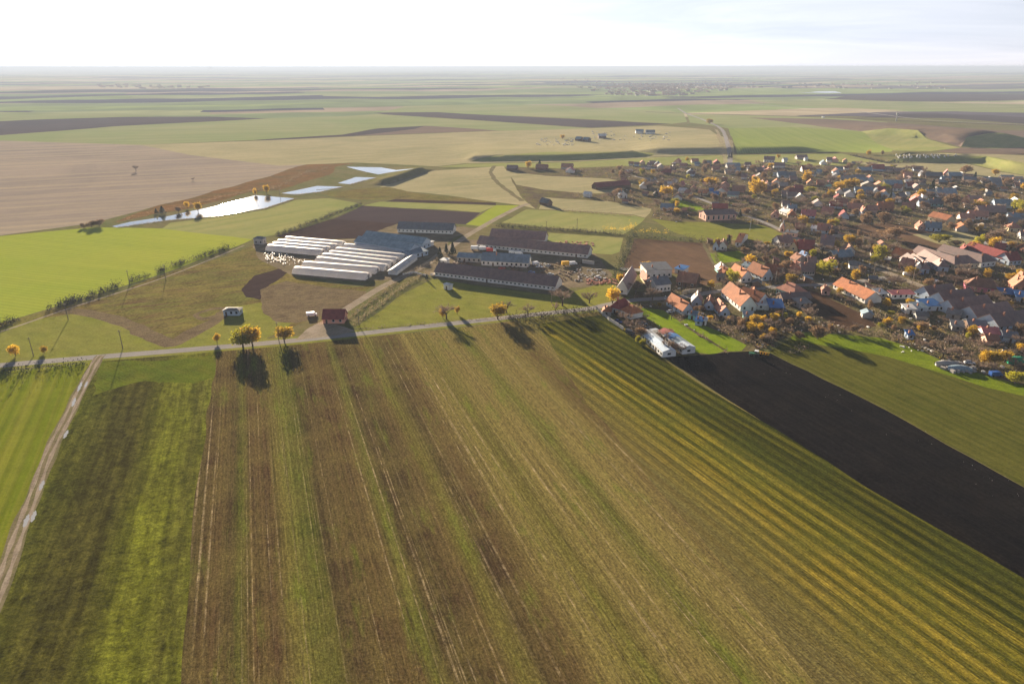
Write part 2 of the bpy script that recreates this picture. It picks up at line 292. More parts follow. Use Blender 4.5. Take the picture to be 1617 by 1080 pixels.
fld('greenfar','wheat slope beyond the railway line',[(1085,181),(1200,182),(1320,186),(1400,193),(1440,204),(1362,203),(1150,203),(1090,194)])
fld('pink','brown field above the bright green hill',[(1180,186),(1300,188),(1420,195),(1568,206),(1450,206),(1362,203),(1300,200),(1230,192)])
fld('greenright','bright green hill field with curved rows',[(1150,203),(1250,201),(1362,203),(1412,236),(1405,240),(1326,240),(1163,243)])
fld('greenpale','duller green field right of the bright hill',[(1362,203),(1449,206),(1522,234),(1470,239),(1412,238)])
fld('pink','mauve slope around the dark hollow',[(1449,206),(1568,206),(1700,207),(1760,240),(1617,245),(1538,244),(1480,240),(1522,233)])
fld('greenpale','hollow grass at the right edge',[(1518,233),(1527,217),(1560,211),(1700,210),(1700,229),(1571,235)])
fld('tan','dry strip above the green bank at right',[(1412,247),(1525,243),(1620,246),(1760,250),(1760,280),(1630,262),(1558,247.5),(1480,248)])
fld('greenpale','green bank face above the right side of the village',[(1400,257),(1412,251),(1525,246.5),(1558,247),(1630,260),(1760,280),(1760,291),(1630,279),(1578,270.5),(1522,256.5)])
fld('tan','dry meadow below the green bank',[(1340,256),(1400,258),(1522,257.5),(1578,271.5),(1630,280),(1760,293),(1760,300),(1600,286),(1480,272),(1380,262)])
fld('ploughfar','dark purple strip near the far lake',[(1300,157),(1345,151),(1545,149),(1700,148),(1700,158),(1500,161),(1400,160)])
fld('greenfar','pale green plain right of the far town',[(1180,160),(1300,159),(1500,163),(1700,166),(1700,180),(1500,176),(1300,170)])
fld('ploughfar','thin dark strip across the right plain',[(1340,186),(1440,180),(1560,182),(1700,190),(1700,199),(1617,196),(1500,187)])
fld('water','pale distant lake on the plain',[(1258,147),(1290,144.8),(1318,144.5),(1330,147.2),(1300,148)],'lake')
fld('brownleft','broad mauve brown stubble field at left',[(-160,226),(0,222.5),(220,229),(300,245),(440,262),(484,260),(400,300),(320,312),(245,326),(150,352),(0,372),(-160,392)])
fld('scrub','orange scrubby slope above the ponds',[(484,260),(560,258),(540,262),(521,277),(440,300),(404,303),(330,318),(290,330),(220,345),(170,352),(245,326),(320,307),(400,285)])
fld('tan','beige field in the centre behind the farm',[(600,295.5),(684,270),(794,262.5),(812,285),(824,314),(845,330),(820,324),(787,320),(700,308),(640,302)])
fld('rough','brown weedy strip behind the ploughed plots',[(560,300),(600,297),(640,303),(700,309),(787,321),(700,318),(625,314),(590,316),(563,317),(520,312),(500,306)])
fld('plough','thin dark strip behind the farm',[(625,314.3),(700,317.5),(782,320.5),(782,324),(700,321.5),(607,319)])
fld('greenpale','pale grass strip behind the farm',[(600,318.5),(640,319.6),(782,325),(758,335.6),(700,331),(640,328.6),(575,325)])
fld('ploughfar','dark plot furthest behind the tunnels',[(527,346),(572,325.6),(640,329),(758,336),(735.8,354.5),(700,353),(627,353.4)])
fld('plough','dark purple plot directly behind the tunnels',[(436,373.5),(527,345.7),(627,353.4),(598,369),(565,376.8),(465,379)])
fld('greenbig','green plot beside the farm lane',[(735.8,354.5),(782.5,324.5),(820,324.5),(769,358)])
fld('greenpale','pale green field below the ponds',[(255,361),(270,352),(340,343),(420,331),(466,316),(520,313),(576,323),(527,344),(436,371),(400,378),(330,370)])
fld('greenbig','bright green wheat field at left',[(-160,395),(0,373),(150,359),(255,361),(330,370),(400,378),(386,384),(260,431),(100,481),(0,511),(-160,560)])
fld('rough','rough grazing between hedge and road at left',[(-160,562),(0,517),(105,486),(262,436),(392,388),(420,384),(470,440),(570,455),(600,442),(545,480),(490,520),(440,535),(300,547),(150,560),(0,573),(-160,592)])
fld('plough','dark manured patch in the rough grazing',[(385,452),(400,436),(440,425),(455,430),(425,455),(412,478),(385,475),(378,462)])
fld('grassnear','greener grazing beside the road at left',[(-160,575),(20,520),(120,500),(230,520),(290,533),(360,490),(420,480),(470,500),(485,520),(440,535),(300,547),(150,560),(0,573),(-160,590)])
fld('mud','trampled brown earth in front of the nearest tunnels',[(410,462),(450,446),(500,452),(575,462),(560,485),(520,505),(490,512),(450,508),(415,490)])
fld('mud','long muddy streak from the hedge towards the road',ribbon(smooth_line([(100,492),(150,506),(200,519),(250,530),(282,533),(310,520),(340,508),(362,492)]),8),'mud_streak')
fld('mud','muddy loop left of the site trailer',ribbon(smooth_line([(358,492),(330,493),(308,500),(318,505),(345,500)]),3),'mud_streak')
fld('yard','bare earth around the plastic tunnels',[(395,384),(465,380),(565,377),(627,355),(720,358),(745,362),(700,397),(660,420),(620,440),(560,445),(460,438),(405,405)])
fld('yard','cluttered yard of the cowshed farm',[(650,425),(700,397),(745,380),(930,395),(965,430),(955,445),(900,452),(880,466),(780,455),(684,442)])
fld('grassnear','grass triangle between farm and main road',[(560,518),(600,492),(640,462),(684,440),(780,456),(880,466),(962,445),(985,462),(950,481),(880,489),(800,497),(700,506),(600,517)])
fld('greenpale','pitch green behind the cowsheds',[(792,352),(831,331),(885,333),(1000,340),(1020,345),(1000,360),(985,371),(914,363)])
fld('tan','pale field by the village edge',[(850,330),(860,312),(960,318),(1030,330),(1020,344),(1000,339),(885,332)])
fld('greenpale','rough pasture right of the cowshed roofs',[(800,362),(870,368),(985,376),(978,398),(965,402),(935,400),(930,392),(862,384),(775,378)])
fld('village','brown garden land of the village',[(845,330),(815,300),(800,263),(880,267),(1000,263),(1160,259),(1300,263),(1380,263),(1480,273),(1600,287),(1760,300),(1900,420),(1900,700),(1617,608),(1500,575),(1440,548),(1390,532),(1320,527),(1260,522),(1200,552),(1120,560),(1045,560),(950,486),(985,462),(1105,456),(1150,446),(1120,400),(1111,383),(1060,365),(1030,345),(1030,330),(960,318),(860,312)])
fld('tan','ploughed dry strips at the village edge',[(800,270),(860,278),(960,282),(1000,290),(980,305),(930,306),(860,300),(815,292)])
fld('vfield','brown ploughed plot behind the white farmhouse',[(984,424),(1002,377),(1050,380),(1111,384),(1120,405),(1135,425),(1150,444),(1107,453),(1075,434),(1020,426)])
fld('grassnear','green meadow in front of the pink hall',[(1030,345),(1065,350),(1105,351),(1200,355),(1216,360),(1240,372),(1262,385),(1240,388),(1180,378),(1110,381),(1060,366)])
fld('garden','grass lawn left of the pink hall',[(1055,318),(1065,312),(1120,330),(1105,335),(1080,332)])
fld('garden','long bright garden behind the white sheds',[(1008,490),(1018,486),(1048,490),(1100,528),(1145,555),(1125,560),(1095,556),(1050,525)])
fld('garden','second bright garden strip beside the black field',[(1084,500),(1097,508),(1140,525),(1180,545),(1172,554),(1150,556),(1120,536),(1075,508)])
fld('garden','green plot on the east side of the crossroads',[(1120,400),(1165,396),(1190,410),(1160,414),(1128,416)])
fld('brownplot','dark brown soil plot between village gardens',[(1270,455),(1290,462),(1370,500),(1385,515),(1340,524),(1310,510),(1262,478)])
fld('vfield','reddish garden field inside the village',[(1325,358),(1400,352),(1480,366),(1455,375),(1400,379),(1350,370)])
fld('vfield','dark garden field behind the orange roof row',[(1415,380),(1490,366),(1545,375),(1520,400),(1470,405),(1440,395)])
fld('tan','dry grass slope inside the village',[(1440,370),(1520,365),(1560,378),(1530,395),(1480,385)])
# foreground
fld('greenleft','striped green field at lower left',[(-400,640),(-160,597),(0,587),(140,573),(120,610),(75,700),(40,800),(0,890),(-60,1010),(-160,1200),(-420,1300)])
fld('olive','weedy green field right of the dirt track',[(160,569),(343,551),(333,620),(312,760),(297,900),(285,1080),(275,1300),(-110,1300),(-60,1120),(0,965),(45,840),(85,725),(135,612)])
fld('greentop','lush green top end of the weedy field by the road',[(160,569),(343,551),(336,592),(300,604),(220,600),(170,612),(132,622)])
fld('strips','wide stubble field in brown and green strips',[(343,553),(450,543),(540,535),(740,516),(950,492),(1040,558),(1110,608),(1250,690),(1400,785),(1617,908),(1900,1080),(1900,1300),(275,1300),(285,1080),(297,900),(312,760),(333,620)])
fld('gold','golden stubble striped by mower rows',[(850,512),(950,497),(1040,560),(1110,610),(1250,692),(1400,787),(1617,910),(1900,1085),(1900,1300),(1500,1300),(1290,1080),(1150,900),(1030,760),(930,640)])
fld('black','freshly ploughed black strip',[(1050,563),(1110,560),(1190,554),(1215,556),(1250,575),(1330,612),(1400,648),(1617,768),(1900,925),(1900,1090),(1617,912),(1400,789),(1250,694),(1120,612)])
fld('right','olive stubble field beyond the black strip',[(1215,555),(1262,524),(1320,529),(1390,535),(1500,580),(1617,622),(1900,715),(1900,925),(1617,767),(1400,647),(1330,611),(1250,574)])
fld('verge','bright grass margin along the village gardens',[(1245,535),(1262,524),(1320,528),(1390,533),(1440,549),(1500,576),(1617,609),(1900,700),(1900,716),(1617,625),(1560,612),(1500,594),(1400,562),(1300,545)])
# ponds
for p,l in (([(178,357.5),(205,351),(267,341),(300,334),(340,326),(404,308.5),(465,313.5),(418,329),(340,341.5),(300,345),(267,348),(205,357),(185,359.5)],'largest pond, long and tapering at its left end'),
            ([(444,305.5),(501,293.8),(541,295),(505,303),(467,307.5)],'narrow second pond above the largest one'),
            ([(533,289.5),(561,280),(594,280.5),(552,291.5)],'smallest pond, third in the chain'),
            ([(546,263.8),(600,264.5),(654,266.6),(620,272),(597,275.8),(578,272)],'furthest pond, below the grassy dam')):
    fld('water',l,p,'pond')
# roads
MAIN=[(-400,622),(-150,592),(0,577),(150,564),(300,552),(440,540),(530,531),(620,521),(740,508),(860,495),(930,487.5),(965,480),(1000,474)]
fld('grassnear','grass verge of the main road',ribbon(smooth_line(MAIN),11),'verge')
fld('road','pale asphalt main road crossing the picture',ribbon(smooth_line(MAIN+[(1050,471),(1090,467),(1140,459),(1190,456),(1250,451),(1310,449),(1370,443),(1400,438)]),5.6),'road')
fld('lane','village main street running to the lower right',ribbon(smooth_line([(1345,412),(1365,418),(1400,430),(1440,446),(1475,460),(1500,470),(1560,492),(1640,520),(1760,560)]),6),'road')
fld('road','lane climbing past the pink hall into the village',ribbon(smooth_line([(1345,412),(1300,390),(1262,378),(1222,358),(1190,345),(1160,335),(1100,312),(1040,288),(1000,278)]),5),'road')
fld('road','country road climbing out of the valley',ribbon(smooth_line([(1152,260),(1153,248),(1150,232),(1140,205),(1112,190),(1085,180),(1070,171)]),7),'road')
fld('tan','dry verge of the valley road',ribbon(smooth_line([(1145,258),(1145,248),(1143,232),(1132,205)]),5),'verge')
fld('lane','pale dirt lane leading up into the farm',ribbon(smooth_line([(487,528),(492,521),(520,505),(560,480),(600,455),(640,435),(672,418),(700,398),(735,374),(755,362),(790,342),(820,327),(835,322)]),5.5),'farm_lane')
fld('lane','dusty forecourt of the red roofed kiosk',[(466,537),(488,516),(515,508),(545,516),(560,522),(530,530)],'forecourt')
fld('track','rutted dirt track between the green fields',ribbon(smooth_line([(160,561),(150,572),(128,615),(103,665),(75,720),(50,790),(25,855),(0,925),(-40,1030),(-100,1200)]),4.4),'dirt_track')
TRK=smooth_line([(160,561),(150,572),(128,615),(103,665),(75,720),(50,790),(25,855),(0,925),(-40,1030),(-100,1200)])
for sd,lb in ((-1,'left bare wheel rut of the dirt track'),(1,'right bare wheel rut of the dirt track')):
    P=[Vector(G(*p)[:2]) for p in TRK]; Q=[]
    for i,p in enumerate(P):
        d=(P[min(i+1,len(P)-1)]-P[max(i-1,0)]).normalized(); nn=Vector((-d.y,d.x)); Q.append((p-nn*sd*1.05,nn,.55+.2*math.sin(i*1.7+sd)))
    fld('rut',lb,('W',[tuple(a+n*w_) for a,n,w_ in Q]+[tuple(a-n*w_) for a,n,w_ in Q[::-1]]),'wheel_rut')
fld('lane','worn path beside the hedge at left',ribbon(smooth_line([(-160,571),(0,524),(100,490),(260,438),(385,388)]),1.6),'path')
fld('lane','thin path behind the plastic tunnels',ribbon(smooth_line([(418,384),(500,380),(565,378),(600,368)]),2.5),'path')
fld('track','narrow path along the ploughed plot',ribbon(smooth_line([(1112,384),(1120,405),(1138,428),(1150,440)]),2),'path')
fld('track','path curving over the central pasture',ribbon(smooth_line([(825,318),(800,300),(782,285),(775,272),(780,262)]),5),'path')
fld('track','farm track below the mauve stubble',ribbon(smooth_line([(500,300),(560,296),(600,293),(690,268)]),3.5),'path')
fld('road','far pale road crossing the right plain',ribbon(smooth_line([(1150,160),(1250,170),(1350,176),(1430,186),(1500,192),(1617,197),(1750,203)]),9),'road')
fld('plough','dark railway embankment across the right plain',ribbon(smooth_line([(1020,177),(1100,180),(1200,182.5),(1320,186.5),(1450,192),(1617,198),(1750,205)]),14),'railway_embankment')
for i,(a,b,wd) in enumerate([((129,603),(123,618),.9),((138,602),(134,612),.7),((119,628),(114,642),.9),((107,679),(101,692),.9),((69,758),(63,774),.9),((45,812),(38,832),1.),((56,806),(50,824),.9)]):
    fld('puddle','puddle in the dirt track, %s'%['long one nearest the road','small one right of the long upper puddle','second below the road','middle one alone','small one above the twin puddles','left of the twin puddles','right of the twin puddles'][i],oval(a,b,wd),'puddle')
t0=time.time()
V=[];FA=[]
def addpoly(pts,world=False,soft=0):
    P=[Vector(p[:2]) for p in pts]; out=[]
    if sum(P[i].x*P[(i+1)%len(P)].y-P[(i+1)%len(P)].x*P[i].y for i in range(len(P)))<0: P.reverse()
    for i,p in enumerate(P):
        q=P[(i+1)%len(P)]; l=(q-p).length; r=max(40,((p+q)/2).length); n=max(1,int(l/(max(7,r*.03) if soft<=0 else max(2.2,r*.006))))
        for k in range(min(n,400)):
            v=p.lerp(q,k/n)
            if not world:
                rr=v.length; am=min(2.2,.6+rr*.0016) if soft<=0 else soft; sc_=14. if soft<=0 else 60.
                v=v+Vector((noise.noise(Vector((v.x/sc_,v.y/sc_,1.5))),noise.noise(Vector((v.x/sc_,v.y/sc_,7.5)))))*am
                if soft>0: v=v+Vector((noise.noise(Vector((v.x/7,v.y/7,2.5))),noise.noise(Vector((v.x/7,v.y/7,9.5)))))*1.3+Vector((noise.noise(Vector((v.x/2.6,v.y/2.6,4.5))),noise.noise(Vector((v.x/2.6,v.y/2.6,6.5)))))*.45
            out.append(v)
    s=len(V); V.extend(out); FA.append(list(range(s,s+len(out))))
BIG=45000
addpoly([(-BIG,-3000),(BIG,-3000),(BIG,BIG),(-BIG,BIG)],True)
for nm,mt,lb,pts in FL:
    addpoly(pts[1] if pts[0]=='W' else [G(*p)[:2] for p in pts],pts[0]=='W' and mt not in('track','mud','tan'),11. if mt in('rough','yard','scrub','mud','greentop') or 'grazing' in lb or 'manured' in lb else 0)
r=60.
while r<44000:
    for k in range(-50,51):
        th=R(k*1.25+(rnd.random()-.5)*.5); x,y=r*math.sin(th),r*math.cos(th)
        if abs(x)<BIG-10 and y<BIG-10: V.append(Vector((x,y)))
    r*=1.05 if r<600 else 1.038
for P,L,h,wd,bk,bx in BK:
    for i in range(len(P)-1):
        d=P[i+1]-P[i]; n=max(1,int(d.length/14)); nn=Vector((-d.y,d.x)).normalized()
        for k in range(n):
            for o in (-1,.12,.28,.45,.62,.8,1.,1.3,2.):
                V.append(P[i]+d*(k/n)+nn*(o*wd))
vs,es,fs,ov,oe,of=geometry.delaunay_2d_cdt(V,[],FA,1,1e-3)
groups={}
for f,src in zip(fs,of):
    groups.setdefault(max(src) if src else 0,[]).append(f)
zc=[hgt(v.x,v.y) for v in vs]
for gi,tris in groups.items():
    name,mt,lb,_=('ground','base','olive dry grassland between the fields',0) if gi==0 else FL[gi-1]
    drop=-.0
    idx={}; vv=[]; ff=[]
    for t in tris:
        q=[]
        for i in t:
            if i not in idx: idx[i]=len(vv); vv.append((vs[i].x,vs[i].y,zc[i]))
            q.append(idx[i])
        ff.append(q)
    if name in('pond','lake'):
        zz=sorted(v[2] for v in vv)[len(vv)//2]
    me=D.meshes.new(name); me.from_pydata(vv,[],ff); me.update(); me.polygons.foreach_set('use_smooth',[True]*len(ff))
    tag(link(name,me,M[mt]),lb,None,None,'structure')
print('GROUND',len(vs),'verts',round(time.time()-t0,1),'s')
# ---------------------------------------------------------------- haze
def haze():
    me=D.meshes.new('haze'); bm=bmesh.new(); bmesh.ops.create_cube(bm,size=1)
    for v in bm.verts: v.co=Vector((v.co.x*2*(BIG+20),-3020 if v.co.y<0 else BIG+20,-45 if v.co.z<0 else 124))
    bm.to_mesh(me); bm.free()
    m=D.materials.new('haze_air'); m.use_nodes=True; t=m.node_tree; t.nodes.clear()
    o=t.nodes.new('ShaderNodeOutputMaterial'); v=t.nodes.new('ShaderNodeVolumePrincipled')
    v.inputs['Color'].default_value=(.285,.34,.45,1); v.inputs['Density'].default_value=HZ; v.inputs['Anisotropy'].default_value=.12
    v.inputs['Density Attribute'].default_value=''; v.inputs['Color Attribute'].default_value=''; v.inputs['Temperature Attribute'].default_value=''
    t.links.new(v.outputs[0],o.inputs['Volume'])
    tag(link('haze',me,m),'pale blue air haze over the whole valley','haze',None,'stuff')
HZ=1.25e-4
haze()
# ---------------------------------------------------------------- object materials
def tint(name,c,rough=.85,spec=.15,var=.25,scale=.5,dirt=None,objvar=.25,rows=0,translucent=0.,metal=0.):
    q=NT(name); q.b.inputs['Roughness'].default_value=rough; q.b.inputs['Specular IOR Level'].default_value=spec; q.b.inputs['Metallic'].default_value=metal
    oi=q.n('ShaderNodeObjectInfo'); co=q.coord()
    n=q.noise(co,scale,5,.65,.3); col=q.mix(1.,c,q.ramp(n,[(.28,1-var),(.72,1+var)]),'MULTIPLY')
    if dirt: col=q.mix(q.ramp(q.noise(co,scale*.35,4,.7),[(.45,0),(.75,.8)]),col,dirt)
    if rows:
        wv=q.n('ShaderNodeTexWave',wave_type='BANDS',bands_direction='X'); wv.inputs['Scale'].default_value=rows; wv.inputs['Distortion'].default_value=.6; q.l(co,wv.inputs[0])
        col=q.mix(1.,col,q.ramp(wv.outputs[1],[(0,.78),(.5,1.05)]),'MULTIPLY')
    if objvar: col=q.mix(1.,col,q.ramp(oi.outputs['Random'],[(0,(1-objvar,)*3),(.5,(1,1-objvar*.15,1-objvar*.2)),(1,(1+objvar,1+objvar*.9,1+objvar*.7))]),'MULTIPLY')
    q.out(col)
    if translucent:
        tr=q.n('ShaderNodeBsdfTranslucent'); ms=q.n('ShaderNodeMixShader'); ms.inputs[0].default_value=translucent
        q.l(col,tr.inputs[0]); q.l(q.b.outputs[0],ms.inputs[1]); q.l(tr.outputs[0],ms.inputs[2]); q.l(ms.outputs[0],q.t.nodes['Material Output'].inputs[0])
    return q.m
RM={'o':('orange',tint('orange_tiles',(.40,.155,.07),dirt=(.22,.11,.07),rows=.8)),'s':('salmon',tint('salmon_tiles',(.42,.20,.14),dirt=(.28,.15,.11),rows=.8)),
 'r':('rust brown',tint('rust_tiles',(.31,.155,.10),dirt=(.20,.12,.09),rows=.8)),'m':('maroon',tint('maroon_tiles',(.27,.065,.06),rows=.8)),
 'p':('dark brown',tint('dark_tiles',(.24,.155,.135),dirt=(.16,.12,.12),rows=.8,rough=.6,spec=.4)),'g':('slate grey',tint('slate_sheets',(.17,.185,.21),dirt=(.2,.19,.17),rows=.5)),
 'w':('white sheet',tint('white_sheets',(.62,.63,.63),dirt=(.4,.38,.35),rows=.7)),'b':('bright blue',tint('blue_sheets',(.05,.16,.40),rough=.5,rows=.7,var=.1)),
 't':('blue grey sheet',tint('blue_grey_sheets',(.20,.27,.33),dirt=(.12,.16,.18),rows=.5)),'k':('weathered grey',tint('grey_sheets',(.25,.24,.23),dirt=(.17,.13,.1),rows=.5)),
 'v':('pale blue sheet',tint('pale_blue_sheets',(.42,.52,.64),dirt=(.5,.5,.5),rows=.7)),  # white roof sheets with the blue of shade put into their colour
 'q':('pinkish red',tint('pink_red_sheets',(.5,.17,.17),rough=.6,rows=.6))}
WM={'W':('white',tint('white_plaster',(.72,.71,.68),var=.08,dirt=(.52,.48,.42),objvar=.08)),'C':('cream',tint('cream_plaster',(.62,.52,.33),var=.1,dirt=(.45,.38,.26),objvar=.1)),
 'P':('pink',tint('pink_plaster',(.60,.36,.28),var=.1,objvar=.1)),'B':('pale blue',tint('blue_plaster',(.42,.50,.60),var=.1,objvar=.1)),
 'G':('grey',tint('grey_render',(.36,.35,.34),dirt=(.26,.23,.2))),'Y':('beige',tint('beige_plaster',(.45,.38,.27),dirt=(.33,.27,.2))),
 'N':('brown timber',tint('brown_timber',(.14,.09,.06),rows=.9)),'T':('turquoise',tint('turquoise_plaster',(.25,.52,.5),var=.1)),'K':('brick',tint('brick_wall',(.32,.14,.09),dirt=(.22,.12,.09))),
 'M':('magenta',tint('magenta_plaster',(.5,.13,.2),var=.1)),'S':('salmon',tint('salmon_plaster',(.62,.30,.22),var=.08))}
q=NT('window_glass'); q.b.inputs['Base Color'].default_value=(.02,.025,.03,1); q.b.inputs['Roughness'].default_value=.12; q.b.inputs['Specular IOR Level'].default_value=.6; GL=q.m
FR=plain('white_frame',(.7,.7,.68)); DK=plain('dark_door_wood',(.08,.05,.035)); BRICK=plain('chimney_brick',(.3,.14,.09)); ROPE=plain('weathered_pole_wood',(.18,.14,.11)); CONC=plain('pale_concrete',(.42,.4,.37))
PLAST=tint('tunnel_film',(.93,.90,.87),rough=.45,spec=.4,var=.10,scale=.25,dirt=(.80,.72,.68),objvar=.06,translucent=.45)
def mesh(name,build,mat,parent=None,smooth=False):
    bm=bmesh.new(); build(bm); me=D.meshes.new(name); bm.to_mesh(me); bm.free(); me.update()
    if smooth: me.polygons.foreach_set('use_smooth',[True]*len(me.polygons))
    return link(name,me,mat,parent)
def box(bm,x0,x1,y0,y1,z0,z1):
    v=[bm.verts.new(p) for p in ((x0,y0,z0),(x1,y0,z0),(x1,y1,z0),(x0,y1,z0),(x0,y0,z1),(x1,y0,z1),(x1,y1,z1),(x0,y1,z1))]
    for f in ((0,3,2,1),(4,5,6,7),(0,1,5,4),(1,2,6,5),(2,3,7,6),(3,0,4,7)): bm.faces.new([v[i] for i in f])
def slab(bm,pts,t=.22):
    """closed plate: polygon pts pushed down by t"""
    a=[bm.verts.new(p) for p in pts]; b=[bm.verts.new((p[0],p[1],p[2]-t)) for p in pts]; n=len(a)
    bm.faces.new(a); bm.faces.new(b[::-1])
    for i in range(n): bm.faces.new((a[i],b[i],b[(i+1)%n],a[(i+1)%n]))
def gable_walls(bm,x0,x1,y0,y1,h,rh,axis):
    if rh<=0: box(bm,x0,x1,y0,y1,-1.2,h); return
    if axis=='x': pts=[(y0,-1.2),(y1,-1.2),(y1,h),((y0+y1)/2,h+rh),(y0,h)]; A=[bm.verts.new((x0,p[0],p[1])) for p in pts]; B=[bm.verts.new((x1,p[0],p[1])) for p in pts]
    else: pts=[(x0,-1.2),(x1,-1.2),(x1,h),((x0+x1)/2,h+rh),(x0,h)]; A=[bm.verts.new((p[0],y1,p[1])) for p in pts]; B=[bm.verts.new((p[0],y0,p[1])) for p in pts]
    bm.faces.new(A[::-1]); bm.faces.new(B)
    for i in range(5): bm.faces.new((A[i],A[(i+1)%5],B[(i+1)%5],B[i]))
def gable_roof(bm,x0,x1,y0,y1,h,rh,axis,ov=.5):
    k=.12
    if axis=='x':
        s=rh/((y1-y0)/2); m=(y0+y1)/2; z=h+k
        slab(bm,[(x0-ov,y0-ov,z-ov*s),(x1+ov,y0-ov,z-ov*s),(x1+ov,m,z+rh),(x0-ov,m,z+rh)]); slab(bm,[(x1+ov,y1+ov,z-ov*s),(x0-ov,y1+ov,z-ov*s),(x0-ov,m+.003,z+rh),(x1+ov,m+.003,z+rh)])
    else:
        s=rh/((x1-x0)/2); m=(x0+x1)/2; z=h+k
        slab(bm,[(x0-ov,y1+ov,z-ov*s),(x0-ov,y0-ov,z-ov*s),(m,y0-ov,z+rh),(m,y1+ov,z+rh)]); slab(bm,[(x1+ov,y0-ov,z-ov*s),(x1+ov,y1+ov,z-ov*s),(m+.003,y1+ov,z+rh),(m+.003,y0-ov,z+rh)])
def hip_roof(bm,x0,x1,y0,y1,h,rh,ov=.5):
    x0-=ov;x1+=ov;y0-=ov;y1+=ov; w=min(x1-x0,y1-y0)/2; z=h
    if x1-x0>=y1-y0: r0=(x0+w*.85,(y0+y1)/2,z+rh); r1=(x1-w*.85,(y0+y1)/2,z+rh); F_=[((x0,y0,z),(x1,y0,z),r1,r0),((x1,y1,z),(x0,y1,z),r0,r1),((x0,y1,z),(x0,y0,z),r0),((x1,y0,z),(x1,y1,z),r1)]
    else: r0=((x0+x1)/2,y0+w*.85,z+rh); r1=((x0+x1)/2,y1-w*.85,z+rh); F_=[((x0,y0,z),(x1,y0,z),r0),((x1,y1,z),(x0,y1,z),r1),((x0,y1,z),(x0,y0,z),r0,r1),((x1,y0,z),(x1,y1,z),r1,r0)]
    vs={}
    def g(p):
        if p not in vs: vs[p]=bm.verts.new(p)
        return vs[p]
    for f in F_: bm.faces.new([g(p) for p in f])
    bm.faces.new([g(p) for p in ((x0,y0,z),(x0,y1,z),(x1,y1,z),(x1,y0,z))])
FOOT=[] # (x,y,radius) of everything built
BL=[]   # registry of things needing a generated label
def frame2(A,B,depth,C=None):
    A=Vector(A[:2]);B=Vector(B[:2])
    if C is None: u=(B-A).normalized(); w_=(B-A).length; v=Vector((-u.y,u.x)); d=depth
    else:
        C=Vector(C[:2]); v=(C-A).normalized(); d=(C-A).length; u=Vector((v.y,-v.x)); w_=(B-A).dot(u)
    c=A+u*w_/2+v*d/2
    return c,w_,d,math.atan2(u.y,u.x)
def root(name,c,rz,label=None,cat=None,group=None):
    z=hgt(c[0],c[1]); o=D.objects.new(name,None); COL.objects.link(o); o.location=(c[0],c[1],z); o.rotation_euler=(0,0,rz); o.empty_display_size=1
    return tag(o,label,cat,group)
def opening(p,name,x,y,z,w,h,side,mat=None,fr=False):
    """window or door set on a wall: side f(front) b r l"""
    e=.06
    def b(bm,grow=0.,d=e):
        ww=w/2+grow
        if side=='f': box(bm,x-ww,x+ww,y-d,y+.03,z-grow,z+h+grow)
        if side=='b': box(bm,x-ww,x+ww,y-.03,y+d,z-grow,z+h+grow)
        if side=='r': box(bm,x-.03,x+d,y-ww,y+ww,z-grow,z+h+grow)
        if side=='l': box(bm,x-d,x+.03,y-ww,y+ww,z-grow,z+h+grow)
    o=mesh(name,b,mat or GL,p)
    if fr: mesh('frame',lambda bm:b(bm,.12,.035),FR,o)
    return o
